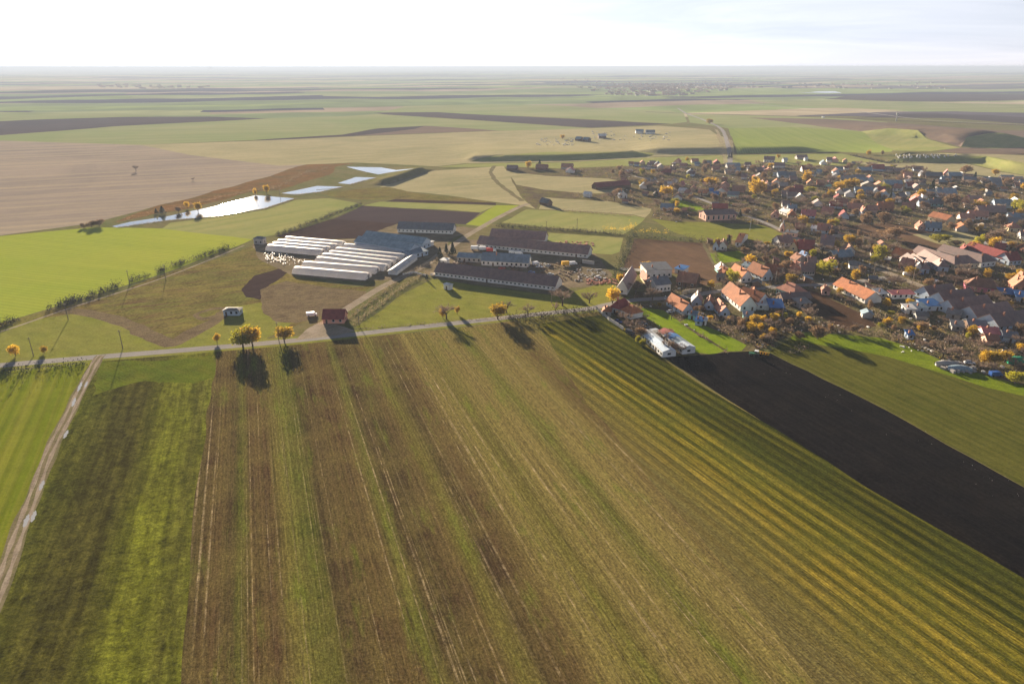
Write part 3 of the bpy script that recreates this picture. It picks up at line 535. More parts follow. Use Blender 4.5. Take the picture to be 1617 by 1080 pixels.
def house(A,B,depth,wh,rh,axis,roof,wall,C=None,label=None,kind='house',lod=1,wing=None,win=None,sidewin=None,door=True,chim=1,reg=True,ov=.5,winsz=(1.1,1.3),words=None,fr=None):
    c,w_,d,rz=frame2(A,B,depth,C); wh*=(.88 if kind=='house' else 1); rh*=1.08; w_=max(w_,2.5); d=max(d,2.5)
    rname,rm=RM[roof]; wname,wm=WM[wall]
    r=root({'house':'house','barn':'barn','shed':'shed'}.get(kind,kind.replace(' ','_')),c,rz)
    x0,x1,y0,y1=-w_/2,w_/2,-d/2,d/2
    wg=None
    if wing:
        side,ww,wl=wing[:3]; wr=wing[3] if len(wing)>3 else rh*.9
        wg=(x0,x0+ww,y1-.2,y1+wl) if side=='l' else (x1-ww,x1,y1-.2,y1+wl)
        FOOT.append((*(Vector((c[0],c[1]))+Vector((math.cos(rz)*(wg[0]+wg[1])/2-math.sin(rz)*(wg[2]+wg[3])/2, math.sin(rz)*(wg[0]+wg[1])/2+math.cos(rz)*(wg[2]+wg[3])/2))),max(ww,wl)*.5))
    def bw(bm):
        if axis=='h': box(bm,x0,x1,y0,y1,-1.2,wh)
        elif axis=='m':
            v=[bm.verts.new(p) for p in ((x0,y0,-1.2),(x1,y0,-1.2),(x1,y1,-1.2),(x0,y1,-1.2),(x0,y0,wh),(x1,y0,wh),(x1,y1,wh+rh),(x0,y1,wh+rh))]
            for f in ((0,3,2,1),(4,5,6,7),(0,1,5,4),(1,2,6,5),(2,3,7,6),(3,0,4,7)): bm.faces.new([v[i] for i in f])
        else: gable_walls(bm,x0,x1,y0,y1,wh,rh,axis)
        if wg: gable_walls(bm,wg[0]+.01,wg[1]-.01,wg[2],wg[3],wh-.05,wr,'y')
    def br(bm):
        if axis=='h': hip_roof(bm,x0,x1,y0,y1,wh,rh,ov)
        elif axis=='m': slab(bm,[(x0-ov,y0-ov,wh+.14-ov*rh/d),(x1+ov,y0-ov,wh+.14-ov*rh/d),(x1+ov,y1+ov,wh+rh+.14+ov*rh/d),(x0-ov,y1+ov,wh+rh+.14+ov*rh/d)],.18)
        else: gable_roof(bm,x0,x1,y0,y1,wh,rh,axis,ov)
        if wg: gable_roof(bm,wg[0]+.01,wg[1]-.01,wg[2]-(w_ if False else min(d*.5,4)),wg[3],wh-.03,wr,'y',ov*.9)
    mesh('wall',bw,wm,r); ro=mesh('roof',br,rm,r)
    if lod>0:
        nf=win if win is not None else max(1,int(w_/3.2)); wz,hz=winsz; zz=min(1.,wh*.35); hz=min(hz,wh*.62)
        fr=(lod>1) if fr is None else fr
        dk=rnd.randrange(nf+1) if (door and nf) else -1
        for i in range(nf):
            xx=x0+w_*(i+.5)/nf
            if i==dk: opening(r,'door',xx,y0,0.02,1.,min(2.1,wh-.4),'f',DK)
            else: opening(r,'window',xx,y0,zz,wz,hz,'f',None,fr)
        ns=sidewin if sidewin is not None else max(1,int(d/4))
        left=c[0]>0
        for i in range(ns):
            yy=y0+d*(i+.5)/ns; opening(r,'window',x0 if left else x1,yy,zz,wz,hz,'l' if left else 'r',None,fr)
        if chim:
            for k in range(chim):
                cx=x0+w_*(.3+.4*k) if axis in 'xhm' else x0+w_*.32; cy=(y0+d*.36) if axis in 'xh' else y0+d*(.35+.3*k)
                mesh('chimney',lambda bm:box(bm,cx-.35,cx+.35,cy-.35,cy+.35,wh+.1,wh+rh+.9),BRICK,ro)
    FOOT.append((c[0],c[1],max(w_,d)*.55))
    if max(w_,d)>18:
        L_=max(w_,d); ux=Vector((math.cos(rz),math.sin(rz))) if w_>d else Vector((-math.sin(rz),math.cos(rz)))
        FOOT.pop()
        k=int(L_/8)
        for i in range(k+1): p=Vector((c[0],c[1]))+ux*(L_*(i/k-.5)); FOOT.append((p.x,p.y,min(w_,d)*.5+3.5))
    cat=kind
    if label: tag(r,label,cat); r['lm']=1
    else:
        BL.append(r); tag(r,None,cat); r['look']=words or ('%s roofed %s %s'%(rname,wname,kind))
        if words is None: r['look2']=''
    return r
def tz(t,p): return G(t[0][0]+p[0]/t[1],t[0][1]+p[1]/t[1])
def H(t,a,b,depth,wh,rh,axis,roof,wall,c=None,**k):
    return house(tz(t,a),tz(t,b),depth,wh,rh,axis,roof,wall,C=tz(t,c) if c else None,**k)
PX=((0,0),1.)
# ---------------------------------------------------------------- village: far half (tiles T1-T4)
L0=dict(lod=0)
for a,b,d,wh,rh,ax,ro,wa in [
 ((320,310),(390,312),6,3,2,'x','r','W'),((405,320),(480,322),7,3,2,'x','p','B'),((490,300),(570,302),8,3,2.5,'y','s','Y'),((600,335),(665,338),8,3,2.5,'x','p','W'),
 ((510,362),(590,366),5,2.6,1.2,'x','k','W'),((600,368),(670,372),5,2.6,1.2,'x','k','W'),((680,374),(745,380),5,2.6,1.2,'x','k','W'),
 ((650,300),(740,300),8,3,2,'x','p','Y'),((780,355),(870,355),9,3,2.6,'y','k','G'),((310,428),(385,418),6,2.6,1.5,'x','w','P'),((1020,275),(1115,280),9,3,3,'y','q','P'),
 ((1010,325),(1045,325),6,3,2,'x','w','W'),((1110,345),(1210,350),9,3,2.8,'x','s','Y'),((1340,315),(1410,318),7,3,2,'x','t','B'),((1300,270),(1400,270),8,3,2.5,'x','s','Y'),
 ((1480,300),(1600,302),9,3,2.6,'x','k','G'),((960,395),(1040,398),8,3,2.5,'x','p','G'),((1240,470),(1330,475),8,3,2.5,'x','p','B'),((200,555),(270,560),5,2.6,1.5,'x','s','P'),
 ((560,580),(640,585),8,3,2.5,'x','k','W'),((660,575),(740,580),7,3,2.5,'y','k','G'),((990,575),(1040,580),6,2.6,1.5,'x','w','W'),((930,622),(990,622),6,2.6,1.5,'x','w','W'),
 ((1095,640),(1150,645),8,3,3,'y','q','P'),((1270,705),(1350,710),8,3,2.6,'y','s','Y'),((1085,735),(1185,745),8,3,2.2,'x','w','W'),((1180,765),(1255,775),7,3,2.2,'x','s','Y'),
 ((1390,765),(1530,775),9,3,3,'x','o','Y'),((700,785),(790,790),8,3,3,'y','p','N'),((530,775),(610,780),6,2.6,1.5,'x','s','G'),((870,610),(930,614),6,2.6,1.6,'x','p','G'),((1560,745),(1620,748),7,3,2.4,'x','b','B')]:
    H(T1,a,b,d,wh,rh,ax,ro,wa,**L0)
H(T1,(-170,690),(350,650),11,3.2,3.6,'x','m','N',label='very long maroon roofed barn at the left end of the far village',kind='barn',lod=0)
H(T1,(180,815),(300,812),8,4,2.6,'y','t','W',label='small blue and white gabled house among trees left of the big yellow tree',lod=1)
for a,b,d,wh,rh,ax,ro,wa in [
 ((1100,262),(1160,262),7,4,2,'x','w','W'),((1310,215),(1470,215),9,3,3,'x','p','G'),((1430,240),(1475,240),5,3.6,1.5,'x','w','W'),((950,345),(1120,345),9,3.2,3,'x','p','W'),
 ((680,420),(785,420),9,3,3.2,'x','p','N'),((790,425),(930,432),8,3,3,'y','s','K'),((1020,500),(1150,500),10,3.2,3.6,'x','t','B'),((1165,500),(1290,500),9,3.2,3.2,'x','g','B'),
 ((930,478),(1015,482),6,3,1.5,'x','w','W'),((230,350),(430,350),10,3,3,'x','t','G'),((200,445),(350,448),9,3,3,'x','k','Y'),((345,410),(425,412),7,3,2.4,'x','t','B'),
 ((0,400),(105,402),8,3,3,'x','s','Y'),((100,655),(245,665),9,3,3.2,'y','s','P'),((40,745),(215,760),9,3.2,3.4,'y','s','W'),((300,720),(500,730),10,3,3.2,'x','r','K'),
 ((920,615),(1050,622),9,3.2,3.4,'y','o','W'),((860,670),(1010,665),7,3,2.6,'x','g','B'),((780,715),(930,715),8,2.8,2.6,'x','r','K'),((1270,705),(1395,710),9,3,3,'x','m','K'),
 ((1460,615),(1560,620),8,3,3,'y','o','Y'),((230,800),(400,810),9,3,2.6,'x','g','T'),((1070,790),(1160,795),8,3,2.8,'x','p','G'),((1160,820),(1290,825),9,3,3,'x','p','G'),
 ((440,520),(530,524),8,3,2.8,'x','p','W'),((600,545),(700,548),8,3,2.8,'y','m','G'),((0,800),(80,805),7,3,2.6,'x','b','B'),((500,330),(590,333),8,3,2.6,'x','p','G'),
 ((1200,560),(1300,564),9,3,3,'x','p','N'),((540,395),(580,396),5,3,1.6,'x','w','W'),((1520,480),(1600,480),8,3,2.8,'x','g','W'),((860,350),(930,352),7,3,2.5,'x','p','G'),
 ((1080,960),(1190,965),9,3,3,'x','p','G'),((560,900),(640,905),7,2.6,2,'x','r','N')]:
    H(T2,a,b,d,wh,rh,ax,ro,wa,**L0)
H(T2,(795,262),(955,268),10,4.4,3.6,'x','p','W',label='tall white house with dark roof alone by the green hill foot',lod=1,sidewin=2)
H(T2,(1390,410),(1540,412),10,3.6,4,'x','m','W',label='white gabled house with maroon roof above the orange poplar clump',lod=1)
H(T2,(800,665),(890,668),9,3.4,4,'y','r','W',label='white gable house just right of the large golden tree',lod=1)
H(T5,(1160,100),(1285,108),9,3.2,3.6,'h','o','Y',label='orange hip roofed house beside the pinkish red roof',lod=1)
H(T5,(1380,92),(1590,112),10,3.2,3.8,'x','q','B',c=(1370,70),label='house under a bright pinkish red sheet roof beside the middle green',lod=1)
for a,b,d,wh,rh,ax,ro,wa in [
 ((150,255),(230,258),9,3,3,'x','p','W'),((240,260),(330,262),9,3,3.2,'y','q','P'),((400,262),(470,265),6,3,2,'y','s','C'),((300,390),(400,392),7,3,1.5,'x','t','B'),
 ((860,395),(1040,400),11,3.4,4.4,'x','m','B'),((1060,405),(1190,408),9,3,3,'x','p','B'),((1200,425),(1360,430),10,3,2.8,'x','p','N'),((650,415),(840,420),10,3,3,'x','t','N'),
 ((230,510),(360,515),9,3,3,'y','g','W'),((560,540),(740,545),10,3,3,'x','g','N'),((0,620),(110,625),8,3,2.8,'x','r','K'),((120,635),(220,640),8,3,2.8,'y','q','T'),
 ((300,750),(400,755),8,3,2.6,'y','r','W'),((410,755),(510,760),8,3,2.4,'x','g','W'),((690,650),(890,660),10,3,3,'y','k','Y'),((905,650),(1040,655),9,3,3,'y','s','Y'),
 ((1050,640),(1320,645),10,3.2,3.6,'x','t','N'),((1050,825),(1190,840),9,3,3,'y','t','W'),((880,745),(950,748),6,3,2.6,'y','g','W'),((1440,890),(1590,900),9,3,3,'y','q','K'),
 ((770,1035),(930,1045),9,3,3,'x','s','P'),((1300,990),(1500,1010),9,3,3.2,'x','s','K'),((60,1060),(215,1078),9,3,3.2,'x','s','P'),((1380,790),(1430,792),5,3,1.4,'x','w','W'),
 ((940,730),(1050,735),9,3,3,'x','m','G'),((1180,820),(1300,840),9,3,3,'y','g','N'),((1400,660),(1500,662),8,3,3,'x','m','W'),((1500,690),(1600,692),8,3,3,'y','p','G'),
 ((60,300),(150,302),8,3,3,'y','t','W'),((0,440),(70,442),7,3,2.4,'x','t','W'),((760,790),(840,795),8,3,3,'x','p','G'),((540,300),(590,302),6,2.6,1.6,'x','k','G')]:
    H(T3,a,b,d,wh,rh,ax,ro,wa,**L0)
H(T3,(360,560),(550,570),10,3.4,3.4,'x','k','C',label='olive grey roofed house with a white left gable mid village',lod=1)
H(T3,(590,755),(860,765),10,3.6,3.6,'x','t','B',label='long pale blue house under a dark blue roof mid village',lod=1)
H(T3,(1170,700),(1295,712),9,3.6,3.2,'x','s','W',label='white house with two dark windows and pinkish roof at village centre',win=2,door=False,lod=1)
H(T3,(470,1020),(690,1035),11,3.4,3.6,'x','s','Y',label='long salmon brown house facing the middle green',lod=1)
H(T3,(690,1075),(760,1078),9,4,3,'y','s','B',label='pale blue gabled house wedged in the row facing the middle green',lod=1)
H(T3,(945,1010),(1180,1022),11,3.2,3.8,'x','o','K',label='large orange brown barn at the right end of the middle green row',kind='barn',lod=1)
for a,b,d,wh,rh,ax,ro,wa in [
 ((10,485),(80,487),8,3.4,3,'y','g','W'),((95,500),(350,505),10,3,3.2,'x','g','N'),((370,465),(450,470),8,3.2,3.6,'y','q','K'),((455,500),(650,505),10,3,3.2,'x','t','N'),
 ((320,540),(385,545),7,3,2.2,'y','w','B'),((680,600),(870,608),11,3.6,4.4,'x','g','N'),((980,580),(1120,585),9,3,3,'x','t','G'),((1125,585),(1255,590),9,3,3,'x','g','N'),
 ((1270,540),(1460,545),9,3,2.6,'x','t','N'),((1130,650),(1270,655),9,3,3,'x','g','G'),((120,785),(260,788),9,3,3.4,'x','t','N'),((640,880),(780,895),9,3.2,3.6,'y','q','K'),
 ((790,895),(960,900),10,3,3.6,'x','p','G'),((870,945),(1060,955),9,3,3.4,'y','s','P'),((1165,960),(1430,970),11,3.4,3.8,'x','t','B'),((0,950),(150,955),9,3,3,'x','g','B'),
 ((620,480),(690,482),6,3,2,'y','w','W'),((0,610),(90,612),8,3,2.6,'x','p','G'),((290,600),(440,602),9,3,2.2,'x','t','N'),((1480,660),(1560,662),8,3,2.6,'x','r','G'),
 ((1060,560),(1130,562),6,3,2,'y','w','P'),((1560,620),(1617,622),8,3,3,'x','t','N')]:
    H(T4,a,b,d,wh,rh,ax,ro,wa,**L0)
H(T4,(280,800),(570,802),11,4.2,4.2,'x','t','W',label='big white gabled house with dark blue roof on the right of the village',lod=1,sidewin=2)
H(T4,(160,945),(360,950),10,3.4,3.4,'x','g','T',label='dark house with white framed arches above the orange bush',lod=1)
H(T4,(920,1085),(1340,1090),12,3.4,4,'x','p','N',label='long black roofed barn behind the white canopy house',kind='barn',lod=1)
H(T7,(770,110),(1060,125),11,3.2,3.6,'x','s','W',label='pink roofed house with a rounded white canopy, right village',lod=1)
H(T7,(120,130),(400,195),10,3.8,3.2,'x','o','C',label='cream walled barn under an orange roof on the open slope',kind='barn',lod=1,win=3,sidewin=0,chim=0)
# ---------------------------------------------------------------- village: nearer half
for t,a,b,d,wh,rh,ax,ro,wa,k in [
 (T7,(1370,150),(1600,165),11,3.2,3.6,'x','t','B',{}),(T7,(1370,305),(1580,315),9,3.4,3,'h','s','C',{}),(T7,(95,290),(330,305),10,3.2,3.4,'x','t','B',{}),(T7,(-30,275),(80,280),8,3,3,'y','s','P',{}),
 (T7,(640,650),(755,660),8,3,3,'y','m','N',{}),(T7,(560,690),(680,700),8,3,2,'x','k','W',{}),(T7,(1480,600),(1700,660),11,3.2,3.8,'y','o','K',{}),(T7,(1150,600),(1300,620),8,3,2.6,'x','m','K',{}),
 (T7,(1560,420),(1700,430),9,3,2.8,'x','p','W',{}),
 (T6,(0,330),(190,345),10,3.4,3.8,'x','s','B',{}),(T6,(190,360),(330,365),8,3,3,'x','p','N',{}),(T6,(1350,740),(1480,745),6,2.6,1.,'m','b','B',{'kind':'shed'}),
 (T6,(1040,790),(1110,800),5,2.6,.6,'m','w','N',{'kind':'shed'}),(T6,(1150,700),(1390,750),9,3,3.2,'x','o','K',{}),(T6,(300,660),(380,665),5,2.4,1.2,'x','k','N',{'kind':'shed'}),
 (T5,(0,590),(85,600),8,4,3,'y','r','B',{}),(T5,(90,590),(215,600),9,4,3,'y','r','W',{}),(T5,(90,950),(255,950),8,3,2.4,'y','w','T',{}),(T5,(175,985),(255,975),6,2.6,2.2,'y','o','K',{}),
 (T5,(1160,900),(1330,970),9,3,3.4,'x','s','P',{}),(T5,(1385,985),(1570,985),10,3.4,3.6,'x','p','G',{'win':5}),(T5,(450,880),(570,920),7,2.8,1.6,'x','t','W',{'kind':'shed'}),
 (T5,(1030,20),(1140,60),8,3,2.6,'x','w','W',{}),(T5,(900,90),(1010,100),8,3,3,'y','s','P',{}),(T5,(1520,300),(1610,310),7,2.8,1.6,'x','w','B',{'kind':'shed'}),(T5,(1200,760),(1290,800),8,3,2.8,'x','r','G',{}),
 (T5,(60,1060),(160,1075),6,2.6,1.5,'x','k','G',{'kind':'shed'}),(T5,(1280,300),(1420,310),9,3,3,'x','r','N',{}),(T5,(1480,850),(1600,855),9,3,3,'x','p','N',{}),
 (T2,(1170,1010),(1300,1015),8,3,2.4,'x','t','W',{}),
 (C3,(1290,410),(1400,420),10,3.2,3.6,'h','o','Y',{}),(C3,(790,560),(855,570),4,2.4,.8,'m','t','T',{'kind':'shed'}),(C3,(850,612),(905,620),4,2.4,.8,'m','b','B',{'kind':'shed'}),(C3,(905,612),(938,616),3,2.6,.5,'m','w','W',{'kind':'shed'}),
 (C3,(1265,575),(1345,580),5,2.4,1,'m','t','T',{'kind':'shed'}),
 (C4,(680,130),(765,140),9,3,3.4,'h','s','B',{}),(C4,(630,355),(700,362),6,2.6,2.4,'h','s','P',{'kind':'shed'}),(C4,(440,470),(540,460),6,2.6,1.,'m','k','G',{'kind':'shed'}),
 (C4,(470,180),(575,185),9,3.2,3,'x','p','G',{}),(C4,(190,500),(310,505),9,2.6,1.6,'m','b','N',{'kind':'shed'}),(C4,(1120,385),(1188,380),6,2.6,1,'m','w','G',{'kind':'shed'}),
 (C5,(245,470),(320,472),6,2.8,.6,'m','w','W',{'kind':'shed'}),(C5,(320,462),(410,460),6,2.8,.8,'m','t','B',{'kind':'shed'}),(C5,(395,450),(520,445),8,3,1.,'m','b','B',{'kind':'shed'}),
 (C5,(730,600),(870,610),8,2.8,1.6,'x','g','N',{'kind':'shed'}),(C5,(850,660),(970,665),8,2.8,2,'x','q','W',{}),(C5,(1000,690),(1110,700),8,2.8,1.6,'x','g','B',{'kind':'shed'}),
 (C5,(555,500),(660,520),7,2.8,1.6,'x','k','G',{'kind':'shed'}),(C5,(258,668),(305,670),4,2.4,.8,'m','b','B',{'kind':'shed'}),(C5,(1075,290),(1180,300),11,3.4,3.8,'y','r','K',{}),
 (C5,(980,350),(1090,358),7,2.8,1.2,'m','b','N',{'kind':'shed'}),(C5,(1095,375),(1190,385),7,3,1.4,'m','b','B',{'kind':'shed'}),(C5,(1130,240),(1200,245),9,3,3,'y','r','Y',{}),
 (C5,(870,710),(960,715),6,2.6,1.6,'x','r','P',{'kind':'shed'}),(C5,(140,355),(310,350),5,2.6,.7,'m','q','W',{'kind':'shed'}),(C5,(600,600),(690,610),6,2.6,1,'m','g','G',{'kind':'shed'})]:
    kk=dict(lod=1); kk.update(k); H(t,a,b,d,wh,rh,ax,ro,wa,**kk)
N2=dict(lod=2)
H(PX,(1114.5,349.3),(1162,347.5),14,5.2,2.6,'x','p','P',label='long pink hall with tall dark windows alone on the green meadow',kind='hall',lod=2,win=6,sidewin=2,winsz=(1.3,3.2),chim=0,door=False)
H(T5,(350,520),(400,560),9,3.2,3.4,'x','o','W',c=(470,400),label='small orange and white gabled house behind the ploughed plot',**N2)
H(T5,(1045,300),(1110,305),9,4,3.4,'y','g','P',label='pink gabled house where the hall lane meets the street',**N2)
H(T5,(1120,372),(1290,395),5,3.2,.8,'m','g','P',label='long low pink annex beside the lane junction',kind='shed',lod=1)
H(T5,(1045,545),(1250,530),10,3.6,4,'x','p','W',label='white gabled house with purple roof left of the orange gable',**N2)
H(T5,(1185,590),(1310,610),9,3,3.6,'y','o','C',label='small bright orange gable roof touching a maroon roof',**N2)
H(T5,(1335,635),(1560,650),12,3.4,4.6,'x','m','N',label='big maroon roofed barn behind the bright blue roof',kind='barn',**N2)
H(T5,(1400,765),(1520,760),7,3.2,2.6,'y','b','C',label='little cream house with bright blue roof',**N2)
H(T5,(440,1095),(600,1085),15,3.6,4.2,'y','o','W',label='orange roofed white gabled house behind the yellow bush by the plot',**N2)
H(T5,(770,1070),(930,1055),16,3.6,4.4,'y','o','B',label='orange roofed blue gabled house, middle of three beside the street bend',**N2)
H(T5,(1010,1030),(1110,960),10,3.2,3.6,'y','o','Y',label='square orange roofed house, right of three beside the street bend',**N2)
H(T6,(40,585),(240,600),11,4,4.6,'x','p','W',c=(60,470),label='white gabled house with dark purple roof near the yellow bush clump',**N2)
H(T6,(130,860),(310,872),9,3.2,2.8,'h','s','T',label='salmon hip roofed turquoise house beside the golden bush on the street',**N2)
H(T6,(270,765),(560,745),9,3,3,'x','t','N',label='long dark blue roofed outbuilding in the middle gardens',kind='barn',lod=1)
H(T6,(1250,880),(1490,930),10,3.4,3.6,'x','s','K',label='pink brown roofed house at the left end of the orange row',**N2)
H(T6,(1495,940),(1617,945),9,3.6,3.6,'y','p','W',wing=('l',8,16,3.4),label='white gable end house near the street at the left of the orange row',**N2)
# the long row with dark hips and orange wings
H(T7,(20,950),(140,955),9,3.4,3.4,'h','p','B',wing=('l',8,18,3.2),label='low blue fronted house with dark hip, second in the orange roofed row',**N2)
H(T7,(275,920),(440,925),9,3.6,3.8,'h','p','B',wing=('l',8,22,3.4),label='dark hipped blue fronted house, third in the orange roofed row',**N2)
H(T7,(520,898),(900,868),11,4,3.8,'h','p','C',wing=('l',9,24,3.6),win=6,door=False,label='cream house with six street windows under a dark hip roof',**N2)
H(T7,(943,860),(1165,838),10,4,3.8,'h','p','W',wing=('l',9,24,3.6),win=3,door=False,label='white house with three windows right of the cream street front',**N2)
H(T7,(1375,828),(1560,815),10,4,3.8,'x','m','B',wing=('l',9,26,3.6),win=3,door=False,label='white blue house with maroon roof at the right end of the street row',**N2)
H(T7,(940,560),(1040,565),6,2.8,.8,'m','w','N',label='white lean-to roof between two yellow trees',kind='shed',lod=1)
H(T7,(1190,560),(1390,575),6,3,.8,'m','w','G',label='curved white roofed shed behind the street row',kind='shed',lod=1)
# crossroads quarter
H(C3,(180,345),(265,365),24,3.8,4.6,'y','p','W',c=(262,222),label='long dark roofed barn with pink sunlit side at the road bend',kind='barn',**N2)
H(C3,(515,335),(640,322),11,5.2,2.8,'x','g','W',win=4,sidewin=2,label='two storey white farmhouse with dark roof at the crossroads',**N2)
H(C3,(435,215),(650,205),12,5.2,1.2,'m','g','W',label='dark flat roofed hall attached behind the white farmhouse',kind='hall',lod=1)
H(C3,(455,310),(500,325),17,3,2.6,'y','s','C',c=(385,215),label='low pink roofed wing left of the white farmhouse',kind='shed',lod=1)
H(C3,(675,165),(745,180),7,2.8,.8,'m','b','W',label='blue and white lean-to behind the white farmhouse',kind='shed',lod=1)
H(C3,(690,278),(850,300),12,3.2,3.8,'x','r','N',label='brown roofed barn right of the white farmhouse courtyard',kind='barn',**N2)
H(C3,(130,505),(195,525),10,3.6,3.6,'h','m','W',label='white house with maroon hip roof by the yellow roadside tree',**N2)
H(C3,(215,525),(300,565),8,3.2,3.2,'h','o','W',label='white veranda house with orange brown hip roof beside the long sheds',**N2)
H(C3,(60,535),(130,540),6,2.6,1.8,'h','o','G',label='small orange roofed hut next to the boundary wall',kind='shed',lod=1)
H(C3,(745,530),(830,520),17,3.4,3.4,'y','o','B',label='orange roofed house with blue gable south of the crossroads',**N2)
H(C3,(820,455),(905,462),8,3.8,3.2,'y','p','B',label='blue fronted gable house, first of the blue cluster',**N2)
H(C3,(925,480),(1005,488),8,3.4,2.8,'y','r','B',label='blue fronted house with small orange gable, middle of the blue cluster',**N2)
H(C3,(1060,545),(1145,545),13,3.2,3,'y','s','B',label='salmon roofed blue house at the right end of the blue cluster',**N2)
H(C3,(1235,495),(1370,490),26,3.8,4.6,'y','o','W',label='largest orange roofed house with long white side by the crossroads',sidewin=6,**N2)
H(C4,(75,470),(190,440),14,3.4,4.2,'y','o','W',label='orange roofed farmhouse with whitish shed roof and blue tarpaulin',wing=('l',9,10,3.6),**N2)
H(C4,(75,480),(230,492),6,2.8,.7,'m','w','W',label='whitish lean-to roof below the orange farmhouse',kind='shed',lod=1)
H(C4,(242,345),(392,398),10,3.8,3.8,'h','s','T',label='turquoise and white house with salmon hip roof on the street',win=6,**N2)
H(C4,(395,390),(480,375),6,2.8,.6,'m','w','W',label='white flat roofed annex beside the turquoise house',kind='shed',lod=1)
H(C4,(300,430),(540,425),8,3,2,'x','p','N',label='long dark shed behind the turquoise house garden',kind='shed',lod=1)
H(C4,(730,300),(1000,430),10,3.2,3.4,'x','o','W',label='very long orange roofed house with white front above the soil plot',win=8,**N2)
# eastern streets
H(C5,(705,290),(965,320),10,3.4,4,'h','r','M',label='magenta walled house with brown roof above the white panel fence',**N2)
for a,b,d,lb,ro in [((430,375),(640,352),11,'dark roofed long house furthest back in the eastern row','p'),((550,425),(790,392),11,'dark roofed long house, second in the eastern row','p'),((625,488),(920,445),11,'dark roofed long house with blue wall, third in the eastern row','p'),
   ((800,545),(1085,505),12,'dark roofed long house with a white left gable, fourth in the eastern row','p'),((960,610),(1230,575),12,'dark roofed long house nearest the bottom of the eastern row','p')]:
    H(C5,a,b,d,3.4,4,'x',ro,'B',label=lb,**N2)
# ---------------------------------------------------------------- cowshed farm
H(C5f,(210,520),(1060,626),13,2.9,3.9,'x','p','W',label='longest dark roofed cowshed with a row of small windows',kind='cowshed',lod=1,win=30,winsz=(1.1,.8),sidewin=0,chim=0,door=True)
H(C5f,(510,318),(1290,395),12,3,4.,'x','p','W',label='second cowshed, white walled with brown roof, behind the office',kind='cowshed',lod=1,win=26,winsz=(1.1,.8),sidewin=1,chim=0)
H(C5f,(600,268),(985,292),13,3,4.2,'x','p','W',label='shorter dark roofed cowshed directly behind the brown roofed one',kind='cowshed',lod=1,win=8,sidewin=1,chim=0,winsz=(1.,.8))
H(C5f,(540,445),(870,463),11,4,3.6,'x','t','W',label='white farm office with grey roof between the cowsheds',kind='house',win=10,sidewin=2,chim=1,winsz=(1.2,1.5),**N2)
H(C5f,(370,418),(538,428),9,3.2,1.8,'x','t','G',label='low grey annex left of the farm office',kind='shed',lod=1,chim=0)
H(C5f,(-55,210),(335,224),12,3,3.8,'x','g','W',label='white walled cowshed alone beyond the blue barn',kind='cowshed',lod=1,win=14,winsz=(.9,1.),sidewin=1,chim=0)
H(C5f,(272,612),(312,622),3,3,.8,'h','w','W',label='tiny white hut standing on the grass before the longest cowshed',kind='hut',lod=1,win=1,sidewin=0,chim=0)
H(C5f,(250,440),(290,446),4,3.2,.4,'m','w','W',label='small white box shed under the dark trees of the farm',kind='shed',lod=1,win=1,sidewin=0,chim=0,door=False)
H(C9,(990,410),(1380,470),11,4.6,2.6,'x','t','B',label='front bay of the blue twin gabled barn beside the plastic tunnels',kind='barn',lod=1,win=4,chim=0,sidewin=1)
H(C9,(1050,372),(1470,425),11,4.6,2.8,'x','t','B',label='rear bay of the blue twin gabled barn beside the plastic tunnels',kind='barn',lod=1,win=0,chim=0,sidewin=2)
H(C9,(1395,487),(1510,462),8,3,.8,'m','t','B',label='low blue grey shed at the corner of the blue barn',kind='shed',lod=1,chim=0)
H(C9,(1480,420),(1550,392),14,3,.6,'m','w','W',label='white flat roof joining the back of the blue barn',kind='shed',lod=0)
H(C9,(765,948),(913,948),7.5,3.3,3.3,'x','m','S',label='red roofed salmon walled kiosk house at the farm lane mouth',win=3,sidewin=1,chim=0,**N2)
H(C9,(275,385),(340,388),5,4.2,1.2,'h','g','G',label='small grey pump house at the corner of the green field',kind='hut',lod=1,chim=0)
H(PX,(800,269.5),(816,270),9,3,3,'x','p','N',label='left dark roofed barn of the lonely farmstead beyond the pasture',kind='barn',**L0)
H(PX,(846,268),(864,268.5),9,3,3.4,'x','r','K',label='rust roofed middle house of the lonely farmstead beyond the pasture',**L0)
H(PX,(886,267.5),(904,268),9,3,3.6,'x','r','G',label='rust roofed right barn of the lonely farmstead beyond the pasture',kind='barn',**L0)
H(PX,(893,273),(906,273.5),8,3.4,3,'y','q','W',label='white house in front of the lonely farmstead barns',**L0)
H(PX,(921,311),(931,312),6,3,2,'x','w','W',label='tiny white shed in the strip fields left of the village',kind='shed',lod=0)
H(PX,(852,323),(864,326),6,3,3,'x','g','N',label='little dark cabin on the pasture beside the farm lane end',kind='hut',lod=0)
for a,b,lb in [((1004,211),(1016,211),'left grey shed of the quarry'),((1020,212),(1034,212),'right grey shed of the quarry'),((908,223),(916,223.5),'dark hut left in the quarry'),((920,224),(928,224.5),'dark hut right in the quarry'),((945,218.5),(957,218.5),'white roofed shelter in the quarry')]:
    H(PX,a,b,12,4,3,'x','w' if 'white' in lb else 't','W' if 'grey' in lb else 'N',label=lb+' on the beige plain',kind='shed',lod=0)
# filler sheds and cottages in the back gardens
BUILT=len(BL)
